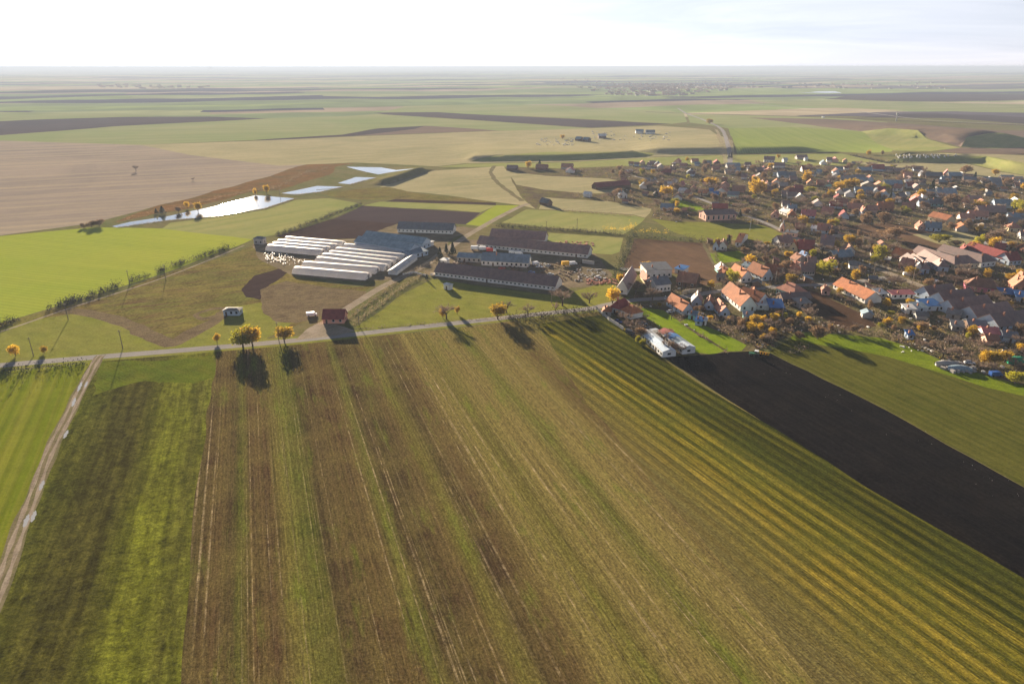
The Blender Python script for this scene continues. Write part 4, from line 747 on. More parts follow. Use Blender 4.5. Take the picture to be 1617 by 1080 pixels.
# ---------------------------------------------------------------- trees
LEAF={'yellow':tint('yellow_leaves',(.45,.30,.03),var=.35,scale=.6,objvar=.34,translucent=.5),'rust':tint('russet_leaves',(.24,.155,.085),var=.35,scale=.6,translucent=.35),
 'olive':tint('yellow_green_leaves',(.30,.28,.02),var=.3,scale=.6,translucent=.45),'bare':tint('bare_twigs',(.25,.185,.14),var=.3,scale=.8,objvar=.3,translucent=.15),
 'hedge':tint('dark_hedge_twigs',(.05,.042,.036),var=.35,scale=.5),'green':tint('dark_needles',(.022,.040,.016),var=.3,scale=.8),'scrub':tint('weedy_scrub',(.21,.165,.10),var=.45,scale=.12,objvar=.2,translucent=.3)}
BARK=tint('tree_bark',(.10,.075,.055),var=.3,scale=2)
def limb(bm,a,b,r0,r1,n=5):
    a=Vector(a);b=Vector(b);d=(b-a).normalized(); s=d.orthogonal().normalized(); t=d.cross(s); A=[];B=[]
    for i in range(n):
        an=2*math.pi*i/n; o=s*math.cos(an)+t*math.sin(an); A.append(bm.verts.new(a+o*r0)); B.append(bm.verts.new(b+o*r1))
    for i in range(n): bm.faces.new((A[i],A[(i+1)%n],B[(i+1)%n],B[i]))
    bm.faces.new(B)
def leafq(bm,p,s,R_,asp=1.):
    a=Vector((R_.gauss(0,1),R_.gauss(0,1),R_.gauss(0,1))).normalized(); b=a.orthogonal().normalized(); b.rotate(__import__('mathutils').Quaternion(a,R_.uniform(0,6.28))); c=a.cross(b)
    b=b*s; c=c*s*asp
    bm.faces.new([bm.verts.new(p-b-c*.6),bm.verts.new(p+b*.8-c),bm.verts.new(p+b+c*.7),bm.verts.new(p-b*.7+c)])
def tree_mesh(kind,seed):
    """returns trunk and crown meshes, about 8 m tall"""
    R_=random.Random(seed); tb=bmesh.new(); cb_=bmesh.new(); Ht=8.
    if kind in('yellow','olive','rust'):
        th=R_.uniform(1.1,1.7); limb(tb,(0,0,-.4),(0,0,th),.26,.19); tips=[]
        for i in range(7):
            an=i*2.4+R_.random(); el=R_.uniform(.5,1.3); l=R_.uniform(1.8,3.6); e=Vector((math.cos(an)*math.cos(el)*l,math.sin(an)*math.cos(el)*l,th+math.sin(el)*l)); limb(tb,(0,0,th-.3),e,.12,.04,4); tips.append(e)
        lobes=[(Vector((R_.uniform(-1.7,1.7),R_.uniform(-1.7,1.7),R_.uniform(2.3,6.4))),R_.uniform(1.1,2.)) for _ in range(9)]+[(Vector((0,0,4.)),2.4)]
        for c,r in lobes:
            for _ in range(int(r*34)):
                d=Vector((R_.gauss(0,1),R_.gauss(0,1),R_.gauss(0,1))).normalized(); p=c+d*r*R_.uniform(.55,1.08)
                if p.z<1.3: continue
                for _ in range(3): leafq(cb_,p+Vector((R_.gauss(0,.22),R_.gauss(0,.22),R_.gauss(0,.18))),R_.uniform(.12,.26),R_)
    elif kind=='bare':
        th=R_.uniform(1.5,2.4); limb(tb,(0,0,-.4),(0,0,th),.27,.2)
        for i in range(7):
            an=i*2.4+R_.random()*.8; el=R_.uniform(.55,1.25); l=R_.uniform(2.,3.2); s=Vector((0,0,th-.2)); e=s+Vector((math.cos(an)*math.cos(el),math.sin(an)*math.cos(el),math.sin(el)))*l; limb(tb,s,e,.13,.06,4)
            for k in range(5):
                d=((e-s).normalized()+Vector((R_.gauss(0,.45),R_.gauss(0,.45),R_.gauss(.1,.3)))).normalized(); st=s.lerp(e,R_.uniform(.45,1)); e2=st+d*R_.uniform(1.2,2.2); limb(cb_,st,e2,.05,.02,3)
                for m in range(18):
                    d2=(d+Vector((R_.gauss(0,.6),R_.gauss(0,.6),R_.gauss(.1,.5)))).normalized(); s2=st.lerp(e2,R_.uniform(.2,1)); l2=R_.uniform(.6,1.3); w_=d2.orthogonal().normalized()*.05
                    cb_.faces.new([cb_.verts.new(s2-w_),cb_.verts.new(s2+w_),cb_.verts.new(s2+d2*l2)])
                    if m%2: leafq(cb_,s2+d2*l2*.8,.13,R_,.5)
    elif kind=='green':
        limb(tb,(0,0,-.4),(0,0,7.6),.2,.03)
        for k in range(26):
            z=1+k*.26; r=(1-(z-1)/7.2)*2.1
            for j in range(14):
                an=R_.uniform(0,6.28); rr=r*R_.uniform(.4,1.1); leafq(cb_,Vector((math.cos(an)*rr,math.sin(an)*rr,z+R_.gauss(0,.1)-rr*.15)),R_.uniform(.18,.34),R_)
    elif kind=='scrub':
        for k in range(5): limb(tb,(0,0,-.3),(R_.uniform(-1.4,1.4),R_.uniform(-1.4,1.4),R_.uniform(1.2,2.2)),.05,.02,3)
        for _ in range(6):
            c=Vector((R_.uniform(-1.5,1.5),R_.uniform(-1.5,1.5),R_.uniform(.5,1.5)))
            for _ in range(34): leafq(cb_,c+Vector((R_.gauss(0,.6),R_.gauss(0,.6),abs(R_.gauss(0,.45)))),R_.uniform(.08,.18),R_,.7)
    o=[]
    for nm,b in (('trunk',tb),('crown',cb_)):
        me=D.meshes.new(kind+'_'+nm); b.to_mesh(me); b.free(); me.materials.append(BARK if nm=='trunk' else LEAF[kind]); o.append(me)
    return o
PROTO={k:[tree_mesh(k,i*17+j) for j in range(n)] for i,(k,n) in enumerate((('yellow',4),('rust',4),('olive',3),('bare',6),('green',3),('scrub',4)))}
NAMES={'yellow':('yellow_tree','yellow leaved tree'),'rust':('russet_tree','russet leaved tree'),'olive':('yellow_green_tree','yellow green tree'),'bare':('bare_tree','bare brown tree'),'green':('evergreen_tree','dark evergreen tree'),'scrub':('bush','brown bush')}
TL=[]
def tree(kind,x,y,h,label=None,wide=1.,group=None):
    pm=rnd.choice(PROTO[kind]); nm,wd=NAMES[kind]
    r=D.objects.new(nm,None); COL.objects.link(r); s=h/(8. if kind!='scrub' else 2.4); r.location=(x,y,hgt(x,y)); r.rotation_euler=(0,0,rnd.uniform(0,6.28)); wide*=(1.2 if kind in('yellow','olive','bare') else 1); r.scale=(s*wide,s*wide,s)
    for me,part in zip(pm,('trunk','crown')):
        if kind=='scrub' and part=='trunk': part='stem'
        link(part,me,None,r)
    wide*=1.0; size='tall' if h>9 else ('small' if h<5 else 'mid-sized')
    if kind=='scrub': size='low'
    tag(r,label,'tree' if kind!='scrub' else 'bush',group)
    if not label: r['look']=size+' '+wd; TL.append(r)
    return r
def tp(kind,t,u,v,h,**k):
    g=G(t[0][0]+u/t[1],t[0][1]+v/t[1]); FOOT.append((g[0],g[1],h*.25)); return tree(kind,g[0],g[1],h,**k)
# roadside trees
for kd,x,y,h,w,lb in [('yellow',25,562,5.5,1,'small round yellow tree at the far left roadside'),('yellow',70,558,3.5,1,'tiny yellow tree, second from the left along the road'),('yellow',343,541,4.5,.9,'small slim yellow tree where the brown field meets the road'),
 ('olive',384,548,10.5,1.15,'tall yellow green tree, left of the big roadside pair'),('yellow',399,546,10.,1.1,'tall yellow tree overlapping the yellow green one on the road'),('yellow',449,539,7.5,1.25,'round bright yellow tree, right of the big roadside pair'),
 ('bare',705,504,9.5,1.15,'bare leaning tree with few yellow leaves beside the road'),('yellow',699,502,5.,.9,'yellow lower growth under the bare leaning roadside tree'),('yellow',722,496,4.5,.7,'little yellow sapling right of the bare leaning tree'),
 ('yellow',786,504,8.5,1.25,'broad yellow tree in the middle of the roadside row'),('bare',800,494,8,1.1,'bare tree directly behind the broad yellow roadside tree'),('bare',833,499,8,.9,'bare tree right of the broad yellow roadside tree'),
 ('bare',877.6,493,7,.6,'slim bare tree at the roadside before the shed corner'),('bare',888,483,11,1.2,'large bare tree off the right end of the longest cowshed'),('bare',930.6,478.5,9,1.,'bare tree standing on the grass left of the road bend'),
 ('yellow',967,479,9,1.1,'yellow roadside tree behind the maroon hip roofed house'),('yellow',979,447,6,1,'orange yellow bush tree beside the pink sided barn'),('bare',1004,462,8,1.4,'bare spreading tree on the green right of the pink sided barn'),
 ('bare',1030,474,8.5,1.4,'bare spreading tree at the crossroads green, nearer one'),('yellow',1022,428,6.5,1.6,'yellow bush row behind the dark flat roofed hall'),('yellow',1122,455,5,1,'orange bush at the corner of the white barn wall'),
 ('olive',1158,446,9,1.1,'yellow green tree hiding the orange gabled house corner'),('bare',1000,524,8,1.3,'bare brown tree between veranda house and long sheds'),('olive',1006,541,4,.8,'small yellow green tree at the left of the white long shed'),
 ('olive',1015,547,4.5,.8,'yellow green tree against the side of the white long shed'),('yellow',313,335,9,.8,'round yellow tree by the left end of the largest pond'),('yellow',296,330,7,.7,'yellow tree left of the round one by the largest pond'),
 ('yellow',403,308,7,.7,'slim yellow tree on the dam between the first two ponds'),('yellow',421,306,9,.8,'tall yellow tree on the dam between the first two ponds'),('rust',282,336,6,1.2,'russet tree left of the yellow pair by the largest pond'),
 ('green',257,338,7,1.8,'dark evergreen clump at the pond head by the mauve field'),('green',247,338,5,1.4,'shorter dark evergreen left of the evergreen clump'),('rust',145,359,6,1.8,'russet tree furthest left at the pond tail'),('rust',157,357,6,1.8,'russet tree right of the furthest left one at the pond tail'),('rust',133,360,4,1.8,'low russet tree at the very left of the pond tail'),
 ('green',695,408,8,1.1,'dark evergreen left of the white box shed in the farm'),('green',715,403,9,1.2,'dark evergreen behind the white box shed'),('green',705,400,7,1.1,'dark evergreen beside the farm lane'),('yellow',1120,196,11,1.6,'orange tree beside the country road climbing the hill'),
 ('bare',215,271,9,1.,'lonely dark tree on the mauve stubble field'),('bare',305,285,4,1.,'lonely shrub on the mauve stubble field'),('yellow',834,266,9,1.1,'yellow tree left of the lonely farmstead'),('green',852,262,8,1.3,'dark tree behind the lonely farmstead'),
 ('yellow',888,220,8,1.3,'orange tree in the quarry plain')]:
    tp(kd,PX,x,y,h,label=lb,wide=w)
# autumn trees among the houses
for t,kd,lst in [(T1,'yellow',[(910,800,14,1.3),(1065,960,8,.9),(1060,1060,7,1.3),(690,450,8,1),(1225,240,7,1.2),(1590,650,14,1.4)]),(T1,'rust',[(140,780,11,1.6),(210,520,13,1.2),(800,640,9,1.2),(1270,850,8,1),(1490,440,12,1),(360,760,6,1.2)]),
 (T2,'yellow',[(670,770,19,1.3),(1460,560,17,.9),(1020,200,7,1.2)]),(T2,'olive',[(1500,740,9,1.6),(640,830,6,1.2)]),(T2,'rust',[(790,540,13,1),(1150,640,11,1.1),(1170,740,11,1.3),(160,830,10,1.),(620,420,12,1.4),(30,860,10,1.2)]),
 (T3,'yellow',[(350,690,12,1.5),(430,650,11,1.1),(560,650,13,1.6),(640,440,7,1.5),(800,150,10,1),(1600,780,9,1)]),(T3,'rust',[(500,360,11,1.6),(930,850,11,1),(1030,860,9,1),(1165,910,8,1),(1010,150,10,.7),(590,980,14,1.3),(130,450,8,1.5)]),(T3,'olive',[(1060,680,9,1.6),(1390,1060,9,1.3),(940,830,8,1)]),
 (T4,'yellow',[(1170,465,10,1.2),(1460,860,9,1.3),(1610,700,10,1.2),(60,770,7,1.6),(900,1000,12,1.4)]),(T4,'olive',[(1500,1010,14,1.),(1560,1040,15,1.)]),(T4,'rust',[(700,440,14,1.6),(80,1000,10,1.6),(500,950,16,1.6),(1350,630,13,1.5),(500,650,7,2.),(1100,680,9,2)]),
 (T5,'yellow',[(580,850,10,1.),(850,520,4,1.6),(700,500,4,1.6),(860,690,4,1.6),(1170,710,6,1.3),(1390,200,10,1.3)]),(T5,'rust',[(500,650,7,1.5),(950,640,5,2),(820,780,6,1.5),(1130,900,9,1.4),(1120,1020,7,1)]),
 (T6,'yellow',[(480,500,9,1.4),(290,560,7,1.3),(590,1060,9,.8),(220,220,7,1.3)]),(T6,'olive',[(930,770,15,.9),(880,790,7,1.1),(90,960,13,1.2)]),(T6,'rust',[(650,510,7,1.2),(1150,420,14,1.8),(220,370,8,1),(690,960,8,1.),(260,960,6,1.5),(750,190,13,1.3),(1040,190,15,1.3)]),
 (T7,'yellow',[(830,620,10,1.1),(1110,570,10,1.),(1200,510,8,1.),(1410,570,7,1.2),(940,270,6,1),(1430,1060,6,1.8),(1540,40,7,1.2),(1040,1000,7,1)]),(T7,'olive',[(890,560,13,.8),(300,470,8,2.4),(450,600,6,1.5)]),(T7,'rust',[(740,260,11,1.2),(1000,470,8,2.),(1190,430,9,2.),(560,520,6,2.5),(1250,200,12,1.3)]),
 (C3,'yellow',[(1150,590,4.5,1.4),(980,575,3.5,1.3),(1320,680,5.5,1.),(550,460,3,1)]),(C3,'rust',[(1250,640,7,1.3),(1230,610,6,1.1),(1340,740,4,1),(850,490,3.5,1.)]),
 (C4,'yellow',[(60,600,6,1.3),(25,660,6,1.2),(435,550,4,1.1),(130,590,5,1),(915,225,8,.8),(110,660,5,1),(780,340,4,1.5),(215,700,5,1.2),(130,740,4,1.3),(520,590,4,1.2),(1170,610,4,1.2),(330,290,5,1)]),(C4,'rust',[(600,730,10,1.3),(200,740,6,1.3),(350,610,5,1.5),(440,730,5,1.6),(900,680,6,1.),(1040,480,7,.8),(260,550,5,1.2)]),(C4,'olive',[(640,190,12,1.2),(320,555,4,1),(270,550,4,1)]),
 (C5,'yellow',[(95,415,6,1.1),(105,550,4.5,1.2),(215,550,5,1.2),(755,635,7,1),(870,195,6,1),(1065,210,5,1.5),(850,850,7,1.2),(930,860,8,1.2),(1010,845,7,1.2),(1150,780,7,1.2),(1045,415,4,1.6),(270,400,4.5,1.3)]),
 (C5,'olive',[(1090,1010,7,1.5),(720,660,4,1)]),(C5,'rust',[(350,590,6,2.),(1130,650,9,1.2),(450,730,4,1.5),(380,580,4,1)])]:
    for u,v,h,wd in lst: tp(kd,t,u,v,h*.8,wide=wd)
for t,lst in [(T2,[(290,200,9),(250,210,8)]),(T6,[(850,200,5)]),(T3,[(1130,860,9)]),(T4,[(170,770,16),(830,590,13)]),(T5,[(250,500,7),(220,520,6),(930,500,5),(420,100,8)]),(C9,[(1500,640,4)]),(T1,[(740,800,9)])]:
    for u,v,h in lst: tp('green',t,u,v,h)
# ---------------------------------------------------------------- filling the gardens
def inpoly(x,y,P):
    c=False; j=len(P)-1
    for i in range(len(P)):
        if (P[i][1]>y)!=(P[j][1]>y) and x<(P[j][0]-P[i][0])*(y-P[i][1])/(P[j][1]-P[i][1])+P[i][0]: c=not c
        j=i
    return c
VP=[]; NO=[]
for nm,mt,lb,pts in FL:
    W_=pts[1] if pts[0]=='W' else [G(*p)[:2] for p in pts]
    if mt=='village': VP=W_
    elif mt in('garden','brownplot','vfield','grassnear','road','lane','verge','track','tan','greenpale','right','black','gold') : 
        xs=[p[0] for p in W_]; ys=[p[1] for p in W_]; NO.append((min(xs),max(xs),min(ys),max(ys),W_,nm in('road','path','farm_lane') or mt in('lane',)))
def free(x,y,m):
    for fx,fy,fr in FOOT:
        if (x-fx)**2+(y-fy)**2<(fr+m)**2: return False
    for a,b,c,d,W_,rd in NO:
        if a-2<x<b+2 and c-2<y<d+2 and inpoly(x,y,W_): return False
    return inpoly(x,y,VP)
def rpos(m,far=None):
    while True:
        px_=rnd.uniform(960,1640); py_=rnd.uniform(254,600) if far is None else rnd.uniform(*far)
        g=G(px_,py_)
        if free(g[0],g[1],m): return g,px_,py_
# extra small cottages and sheds
cols=['o','s','r','p','g','k','t','m','w']
for i in range(74):
    g,a,b=rpos(6.5,(258,330) if i<50 else (330,520)); big=i%3!=0 and b<400
    w_=rnd.uniform(8,13) if big else rnd.uniform(4,6.5); d=rnd.uniform(7,9) if big else rnd.uniform(3.5,5); an=R(rnd.choice([-14,-18,74,76])+rnd.uniform(-6,6)); u=Vector((math.cos(an),math.sin(an)))
    if u.x<0: u=-u
    A=Vector(g[:2])-u*w_/2; B=A+u*w_
    ro=rnd.choice(cols); house(A,B,d,3. if big else 2.4,3. if big else 1.2,'x' if big or i%2 else 'm',ro,rnd.choice('WWGYPBN') if big else rnd.choice('NGWN'),lod=0,kind='house' if big else 'shed')
# trees of the gardens: bare, russet, scrub
n=0
for kd,cnt,hh in (('bare',285,(5,10)),('rust',62,(4,8)),('olive',14,(4,7)),('yellow',26,(3.5,7))):
    for i in range(cnt):
        g,a,b=rpos(1.5,(256,300) if i%3==0 else ((300,380) if i%3==1 else (380,590))); h=rnd.uniform(*hh)*(1.15 if b<330 else 1.); FOOT.append((g[0],g[1],1.)); tree(kd,g[0],g[1],h*(.75 if b>470 else 1),wide=rnd.uniform(.9,1.5))
# weeds and scrub between the gardens: nobody could count it
def scrub(name,label,pts,mat,cat,s0=.12,s1=.3,per=9,hz=.5,sp=.6,parentkind='stuff'):
    bm=bmesh.new()
    for x,y,k in pts:
        z=hgt(x,y)
        for _ in range(int(per*k)):
            leafq(bm,Vector((x+rnd.gauss(0,sp*k),y+rnd.gauss(0,sp*k),z+abs(rnd.gauss(0,hz*k))+.1)),rnd.uniform(s0,s1),rnd,.7)
    me=D.meshes.new(name); bm.to_mesh(me); bm.free(); return tag(link(name,me,mat),label,cat,None,parentkind)
pts=[]
while len(pts)<6600:
    px_=rnd.uniform(965,1700); py_=rnd.uniform(256,600); g=G(px_,py_) if rnd.random()<.5 else None
    if g is None:
        x=rnd.uniform(60,520); y=rnd.uniform(290,960); g=(x,y,0)
    if noise.noise(Vector((g[0]/14,g[1]/14,0)))>-.12 and free(g[0],g[1],.3): pts.append((g[0],g[1],rnd.uniform(.6,1.5)))
scrub('garden_scrub','brown weeds and brushwood filling the village gardens',pts[:4300],LEAF['scrub'],'scrub',per=12,hz=.8,s0=.15,s1=.36)
scrub('bramble','dark bare brambles and vines in the village gardens',pts[4300:6000],LEAF['bare'],'brambles',per=14,hz=1.1,s0=.15,s1=.34)
scrub('golden_undergrowth','golden leaf litter and low bushes in the gardens',pts[6000:],LEAF['yellow'],'undergrowth',per=7,hz=.3)
def along(pp,step,jit):
    P=[Vector(G(*p)[:2]) for p in pp]; o=[]
    for i in range(len(P)-1):
        d=P[i+1]-P[i]; n=max(1,int(d.length/step))
        for k in range(n): q_=P[i]+d*((k+rnd.random())/n); o.append((q_.x+rnd.gauss(0,jit),q_.y+rnd.gauss(0,jit),rnd.uniform(.6,1.4)))
    return o
def hedge(pp,label,mat='bare',h=1.,step=.8,jit=.8,per=9,name='hedge',cat='hedge'):
    return scrub(name,label,along(pp,step,jit),LEAF[mat],cat,.12,.3,per,.9*h,.8,None)
for pp,lb in [([(-160,566),(-60,537),(28,505)],'dark hedge section at the far left beyond the photo edge corner'),([(78,489),(100,480),(122,471)],'short dark hedge section, second along the green field'),([(100,483),(150,466),(188,452)],'dark hedge section, third along the green field'),
   ([(205,445),(235,436)],'hedge section in the middle of the green field edge'),([(245,431),(268,424)],'short hedge section right of the middle one'),([(270,421),(300,412)],'hedge section with a white post near the far end'),([(308,409),(365,391)],'dark hedge section closest to the pump house')]:
    hedge(pp,lb,'hedge',h=1.5,per=34,jit=1.3,step=.7)
hedge([(640,436),(660,425),(690,412),(700,400)],'weedy bushes lining the farm lane near the white box shed','scrub',1.)
hedge([(560,512),(600,482),(640,452),(672,432)],'yellowish weed hedge along the right of the farm lane','scrub',.9,step=.7)
hedge([(545,507),(585,478),(625,447)],'thin brown weed line between the lane and tunnels','scrub',.7)
hedge([(436,371),(470,361),(530,338),(572,323)],'dark hedge between pale green field and dark plot','hedge',1.3,per=26)
hedge([(785,357),(850,362),(920,366),(985,372)],'long dark hedge behind the cowshed roofs','hedge',1.4,per=26)
hedge([(1000,373),(992,395),(985,412),(978,432),(972,446)],'tall dark tree hedge left of the brown ploughed plot','green',3.2,step=.6,jit=1.8,per=14,name='tree_hedge')
hedge([(1000,374),(1040,378),(1110,383)],'dark bush hedge at the top of the ploughed plot','hedge',2.2,jit=1.5,per=26)
hedge([(955,362),(975,364),(995,362),(1000,356)],'golden bush line at the corner of the pitch green field','yellow',1.8,jit=1.5)
hedge([(1005,367),(1030,366),(1055,370)],'golden brown bushes above the ploughed plot','yellow',1.6,jit=1.2,step=1.4)
hedge([(1118,386),(1128,405),(1140,428),(1152,440)],'thin bush line beside the plot path','scrub',1.)
hedge([(885,333),(940,337),(1000,342)],'dark field hedge below the pale village edge field','bare',.9)
hedge([(1315,360),(1345,367),(1400,380),(1450,393),(1475,402)],'dark wall of bushes crossing the village gardens','green',1.,per=8)
hedge([(1335,358),(1400,353),(1470,350)],'thin hedge at the top of the reddish garden field','bare',.9)
hedge([(1245,560),(1275,548)],'dark bush at the start of the grass margin','bare',1.2)
hedge([(-140,602),(0,590),(140,577)],'low dark hedge under the road edge at the left green field','green',1.5,step=.6,per=14,jit=1.)  # added weeds, stand in for the shadow of the road embankment
hedge([(800,505),(850,500),(905,495),(940,492)],'dark bramble strip below the main road near the bend','hedge',1.5,step=.6,jit=1.,per=26)  # added too: dark growth in place of the embankment's cast shadow
hedge([(570,520),(700,509),(860,497)],'dry grass fringe along the near side of the main road','scrub',.25,step=1.,per=5)
hedge([(190,350),(260,334),(330,317),(400,301),(440,298)],'orange brown bushes along the far bank of the largest pond','rust',1.4,jit=2.,step=1.2)
hedge([(1144,250),(1141,232),(1134,212),(1128,202)],'brown scrub strip left of the climbing road','bare',2.,jit=3.,step=1.6)
hedge([(1157,252),(1155,232),(1148,208)],'brown scrub strip right of the climbing road','bare',1.8,jit=2.,step=1.6)
hedge([(1345,246),(1400,258),(1440,256)],'dark hedge curving at the foot of the village hillside','hedge',1.5,jit=1.5,per=26)
hedge([(1395,243),(1430,247),(1480,246),(1510,246)],'russet shrub line behind the cemetery stones','rust',2.2,jit=3.,step=2.)
hedge([(400,302),(440,296),(484,272),(520,266)],'scrubby bushes on the slope above the second pond','scrub',1.2,jit=3.,step=1.4)

hedge([(182,360.5),(230,353),(300,346),(345,342.5),(420,330),(466,314.5)],'thin reed fringe along the near shore of the largest pond','scrub',.45,step=.9,jit=.7)
hedge([(444,306.5),(470,308),(505,304),(541,296)],'thin reed fringe along the near shore of the second pond','scrub',.45,step=1.,jit=.7)
hedge([(552,292.5),(570,287),(594,281.5)],'thin reed fringe along the near shore of the smallest pond','scrub',.45,step=1.,jit=.7)
# ---------------------------------------------------------------- plastic tunnels
def tunnel(t,a,b,width,hh,label,group='plastic tunnels of the farm'):
    A=Vector(tz(t,a)[:2]);B=Vector(tz(t,b)[:2]); u=(B-A).normalized(); L=(B-A).length; v=Vector((-u.y,u.x)); c=(A+B)/2+v*width/2
    r=root('plastic_tunnel',c,math.atan2(u.y,u.x),label,'greenhouse',group); n=14; m=max(4,int(L/2.2))
    prof=[(math.cos(math.pi*(1-k/n)),math.sin(math.pi*k/n)) for k in range(n+1)]
    def b_(bm):
        rows=[]
        for i in range(m+1):
            x=-L/2+L*i/m; sag=1-.018*(i%2)+rnd.uniform(-.006,.006)
            e=1.
            if i in(0,m): e=.93
            rows.append([bm.verts.new((x,p[0]*width/2*e,max(0,p[1]*hh*sag*e)-.05)) for p in prof])
        for i in range(m):
            for k in range(n): bm.faces.new((rows[i][k],rows[i+1][k],rows[i+1][k+1],rows[i][k+1]))
    mesh('film_cover',b_,PLAST,r,True)
    for sx in(-1,1):
        def e_(bm):
            x=sx*(L/2+.02); vs=[bm.verts.new((x,p[0]*width/2*.93,max(0,p[1]*hh*.93)-.05)) for p in prof]; w_=[bm.verts.new((x-sx*.12,p[0]*width/2*.93,max(0,p[1]*hh*.93)-.05)) for p in prof]
            bm.faces.new(vs); bm.faces.new(w_[::-1])
            for k in range(n): bm.faces.new((vs[k],vs[k+1],w_[k+1],w_[k]))
        ew=mesh('end_wall',e_,PLAST,r)
        if sx<0 or True: mesh('door',lambda bm:box(bm,min(sx*(L/2+.03),sx*(L/2+.1)),max(sx*(L/2+.03),sx*(L/2+.1)),-1.1,1.1,0,2.3),WM['G'][1],ew)
    FOOT.append((c.x,c.y,width))
for a,b,lb in [((352,432),(738,468),'front tunnel of the left group of plastic tunnels'),((388,412),(790,448),'second tunnel of the left group of plastic tunnels'),((425,393),(840,428),'third tunnel of the left group of plastic tunnels'),((480,372),(885,408),'rear tunnel of the left group of plastic tunnels'),
   ((700,520),(1190,578),'front tunnel of the large right group of plastic tunnels'),((742,494),(1228,550),'second tunnel of the large right group of plastic tunnels'),((790,476),(1265,526),'middle tunnel of the large right group of plastic tunnels'),((838,452),(1320,503),'fourth tunnel of the large right group of plastic tunnels'),((898,424),(1370,468),'rear tunnel of the large right group next to the blue barn'),
   ((540,595),(1062,642),'nearest plastic tunnel of all, with shrubs against its side'),((608,556),(1130,598),'second nearest plastic tunnel, behind the one with shrubs')]:
    tunnel(C9,a,b,9.2,3.7,lb)
A=tz(C9,(1225,592)); B=tz(C9,(1300,592))
H(C9,(1225,600),(1285,606),10,2.4,1.,'y','w','W',c=(1375,492),label='narrow white roofed shed running beside the farm lane',kind='shed',lod=0)
H(C9,(60,892),(172,892),5,2.8,.7,'h','k','B',label='bluish site trailer alone on the rough grazing',kind='trailer',lod=1,win=3,sidewin=1,chim=0)
# long sheds south of the road bend
def longshed(a,b,c,wh,cols,label,trees=0):
    A=Vector(tz(C3,a)[:2]);Bp=Vector(tz(C3,b)[:2]);Cc=Vector(tz(C3,c)[:2]); c0,w_,d,rz=frame2(A,Bp,0,Cc)
    r=root('long_shed',c0,rz,label,'shed'); x0,x1,y0,y1=-w_/2,w_/2,-d/2,d/2
    mesh('wall',lambda bm:gable_walls(bm,x0,x1,y0,y1,wh,1.1,'y'),WM['W'][1],r)
    n=len(cols)
    for i,cl in enumerate(cols):
        o=mesh('roof',lambda bm:gable_roof(bm,x0,x1,y0+d*i/n+(.0 if i else 0),y0+d*(i+1)/n-.01,wh,1.1,'y',0.02 if 0<i<n-1 else .02),RM[cl][1],r)
    for i in range(9):
        yy=y0+d*(i+.5)/9; opening(r,'door' if i%4==2 else 'window',x0,yy,0.0 if i%4==2 else .9,1.6 if i%4==2 else 1.5,2.1 if i%4==2 else 1.,'l',DK if i%4==2 else None)
    opening(r,'window',0,y0,.9,1.6,1.,'f')
    for i in range(int(d/9)+1): FOOT.append((*(Vector(c0)+Vector((-math.sin(rz),math.cos(rz)))*(i*9-d/2)),7))
longshed((570,888),(680,872),(378,712),2.5,['v','v','v','v','w'],'long pale roofed shed closest to the striped stubble field')
longshed((740,862),(846,846),(530,706),2.8,['v','t','b','m'],'long shed with red and blue roof panels beside the bright garden')
# ---------------------------------------------------------------- vehicles
def paint(name,c): return plain(name,c,.35,.5,.04)
PC={'white':paint('white_paint',(.75,.76,.77)),'red':paint('red_paint',(.5,.03,.02)),'blue':paint('blue_paint',(.03,.10,.35)),'dark':paint('dark_paint',(.03,.035,.045)),'silver':paint('silver_paint',(.42,.44,.46)),'yellow':paint('yellow_paint',(.75,.42,.02)),'green':paint('green_paint',(.03,.16,.07))}
TY=plain('tyre_rubber',(.02,.02,.02)); 
def wheels(r,xs,y,rad,wd=.22):
    for x in xs:
        for s in(-1,1):
            def b_(bm):
                bmesh.ops.create_cone(bm,cap_ends=True,segments=12,radius1=rad,radius2=rad,depth=wd)
                bmesh.ops.rotate(bm,verts=bm.verts,cent=(0,0,0),matrix=__import__('mathutils').Matrix.Rotation(R(90),3,'X')); bmesh.ops.translate(bm,verts=bm.verts,vec=(x,s*y,rad))
            w_=mesh('wheel',b_,TY,r)
def prism(bm,prof,y0,y1,ins=0.):
    A=[bm.verts.new((p[0],y0+(ins if p[1]>.95 else 0),p[1])) for p in prof]; B=[bm.verts.new((p[0],y1-(ins if p[1]>.95 else 0),p[1])) for p in prof]; n=len(prof)
    bm.faces.new(A[::-1]); bm.faces.new(B)
    for i in range(n): bm.faces.new((A[i],A[(i+1)%n],B[(i+1)%n],B[i]))
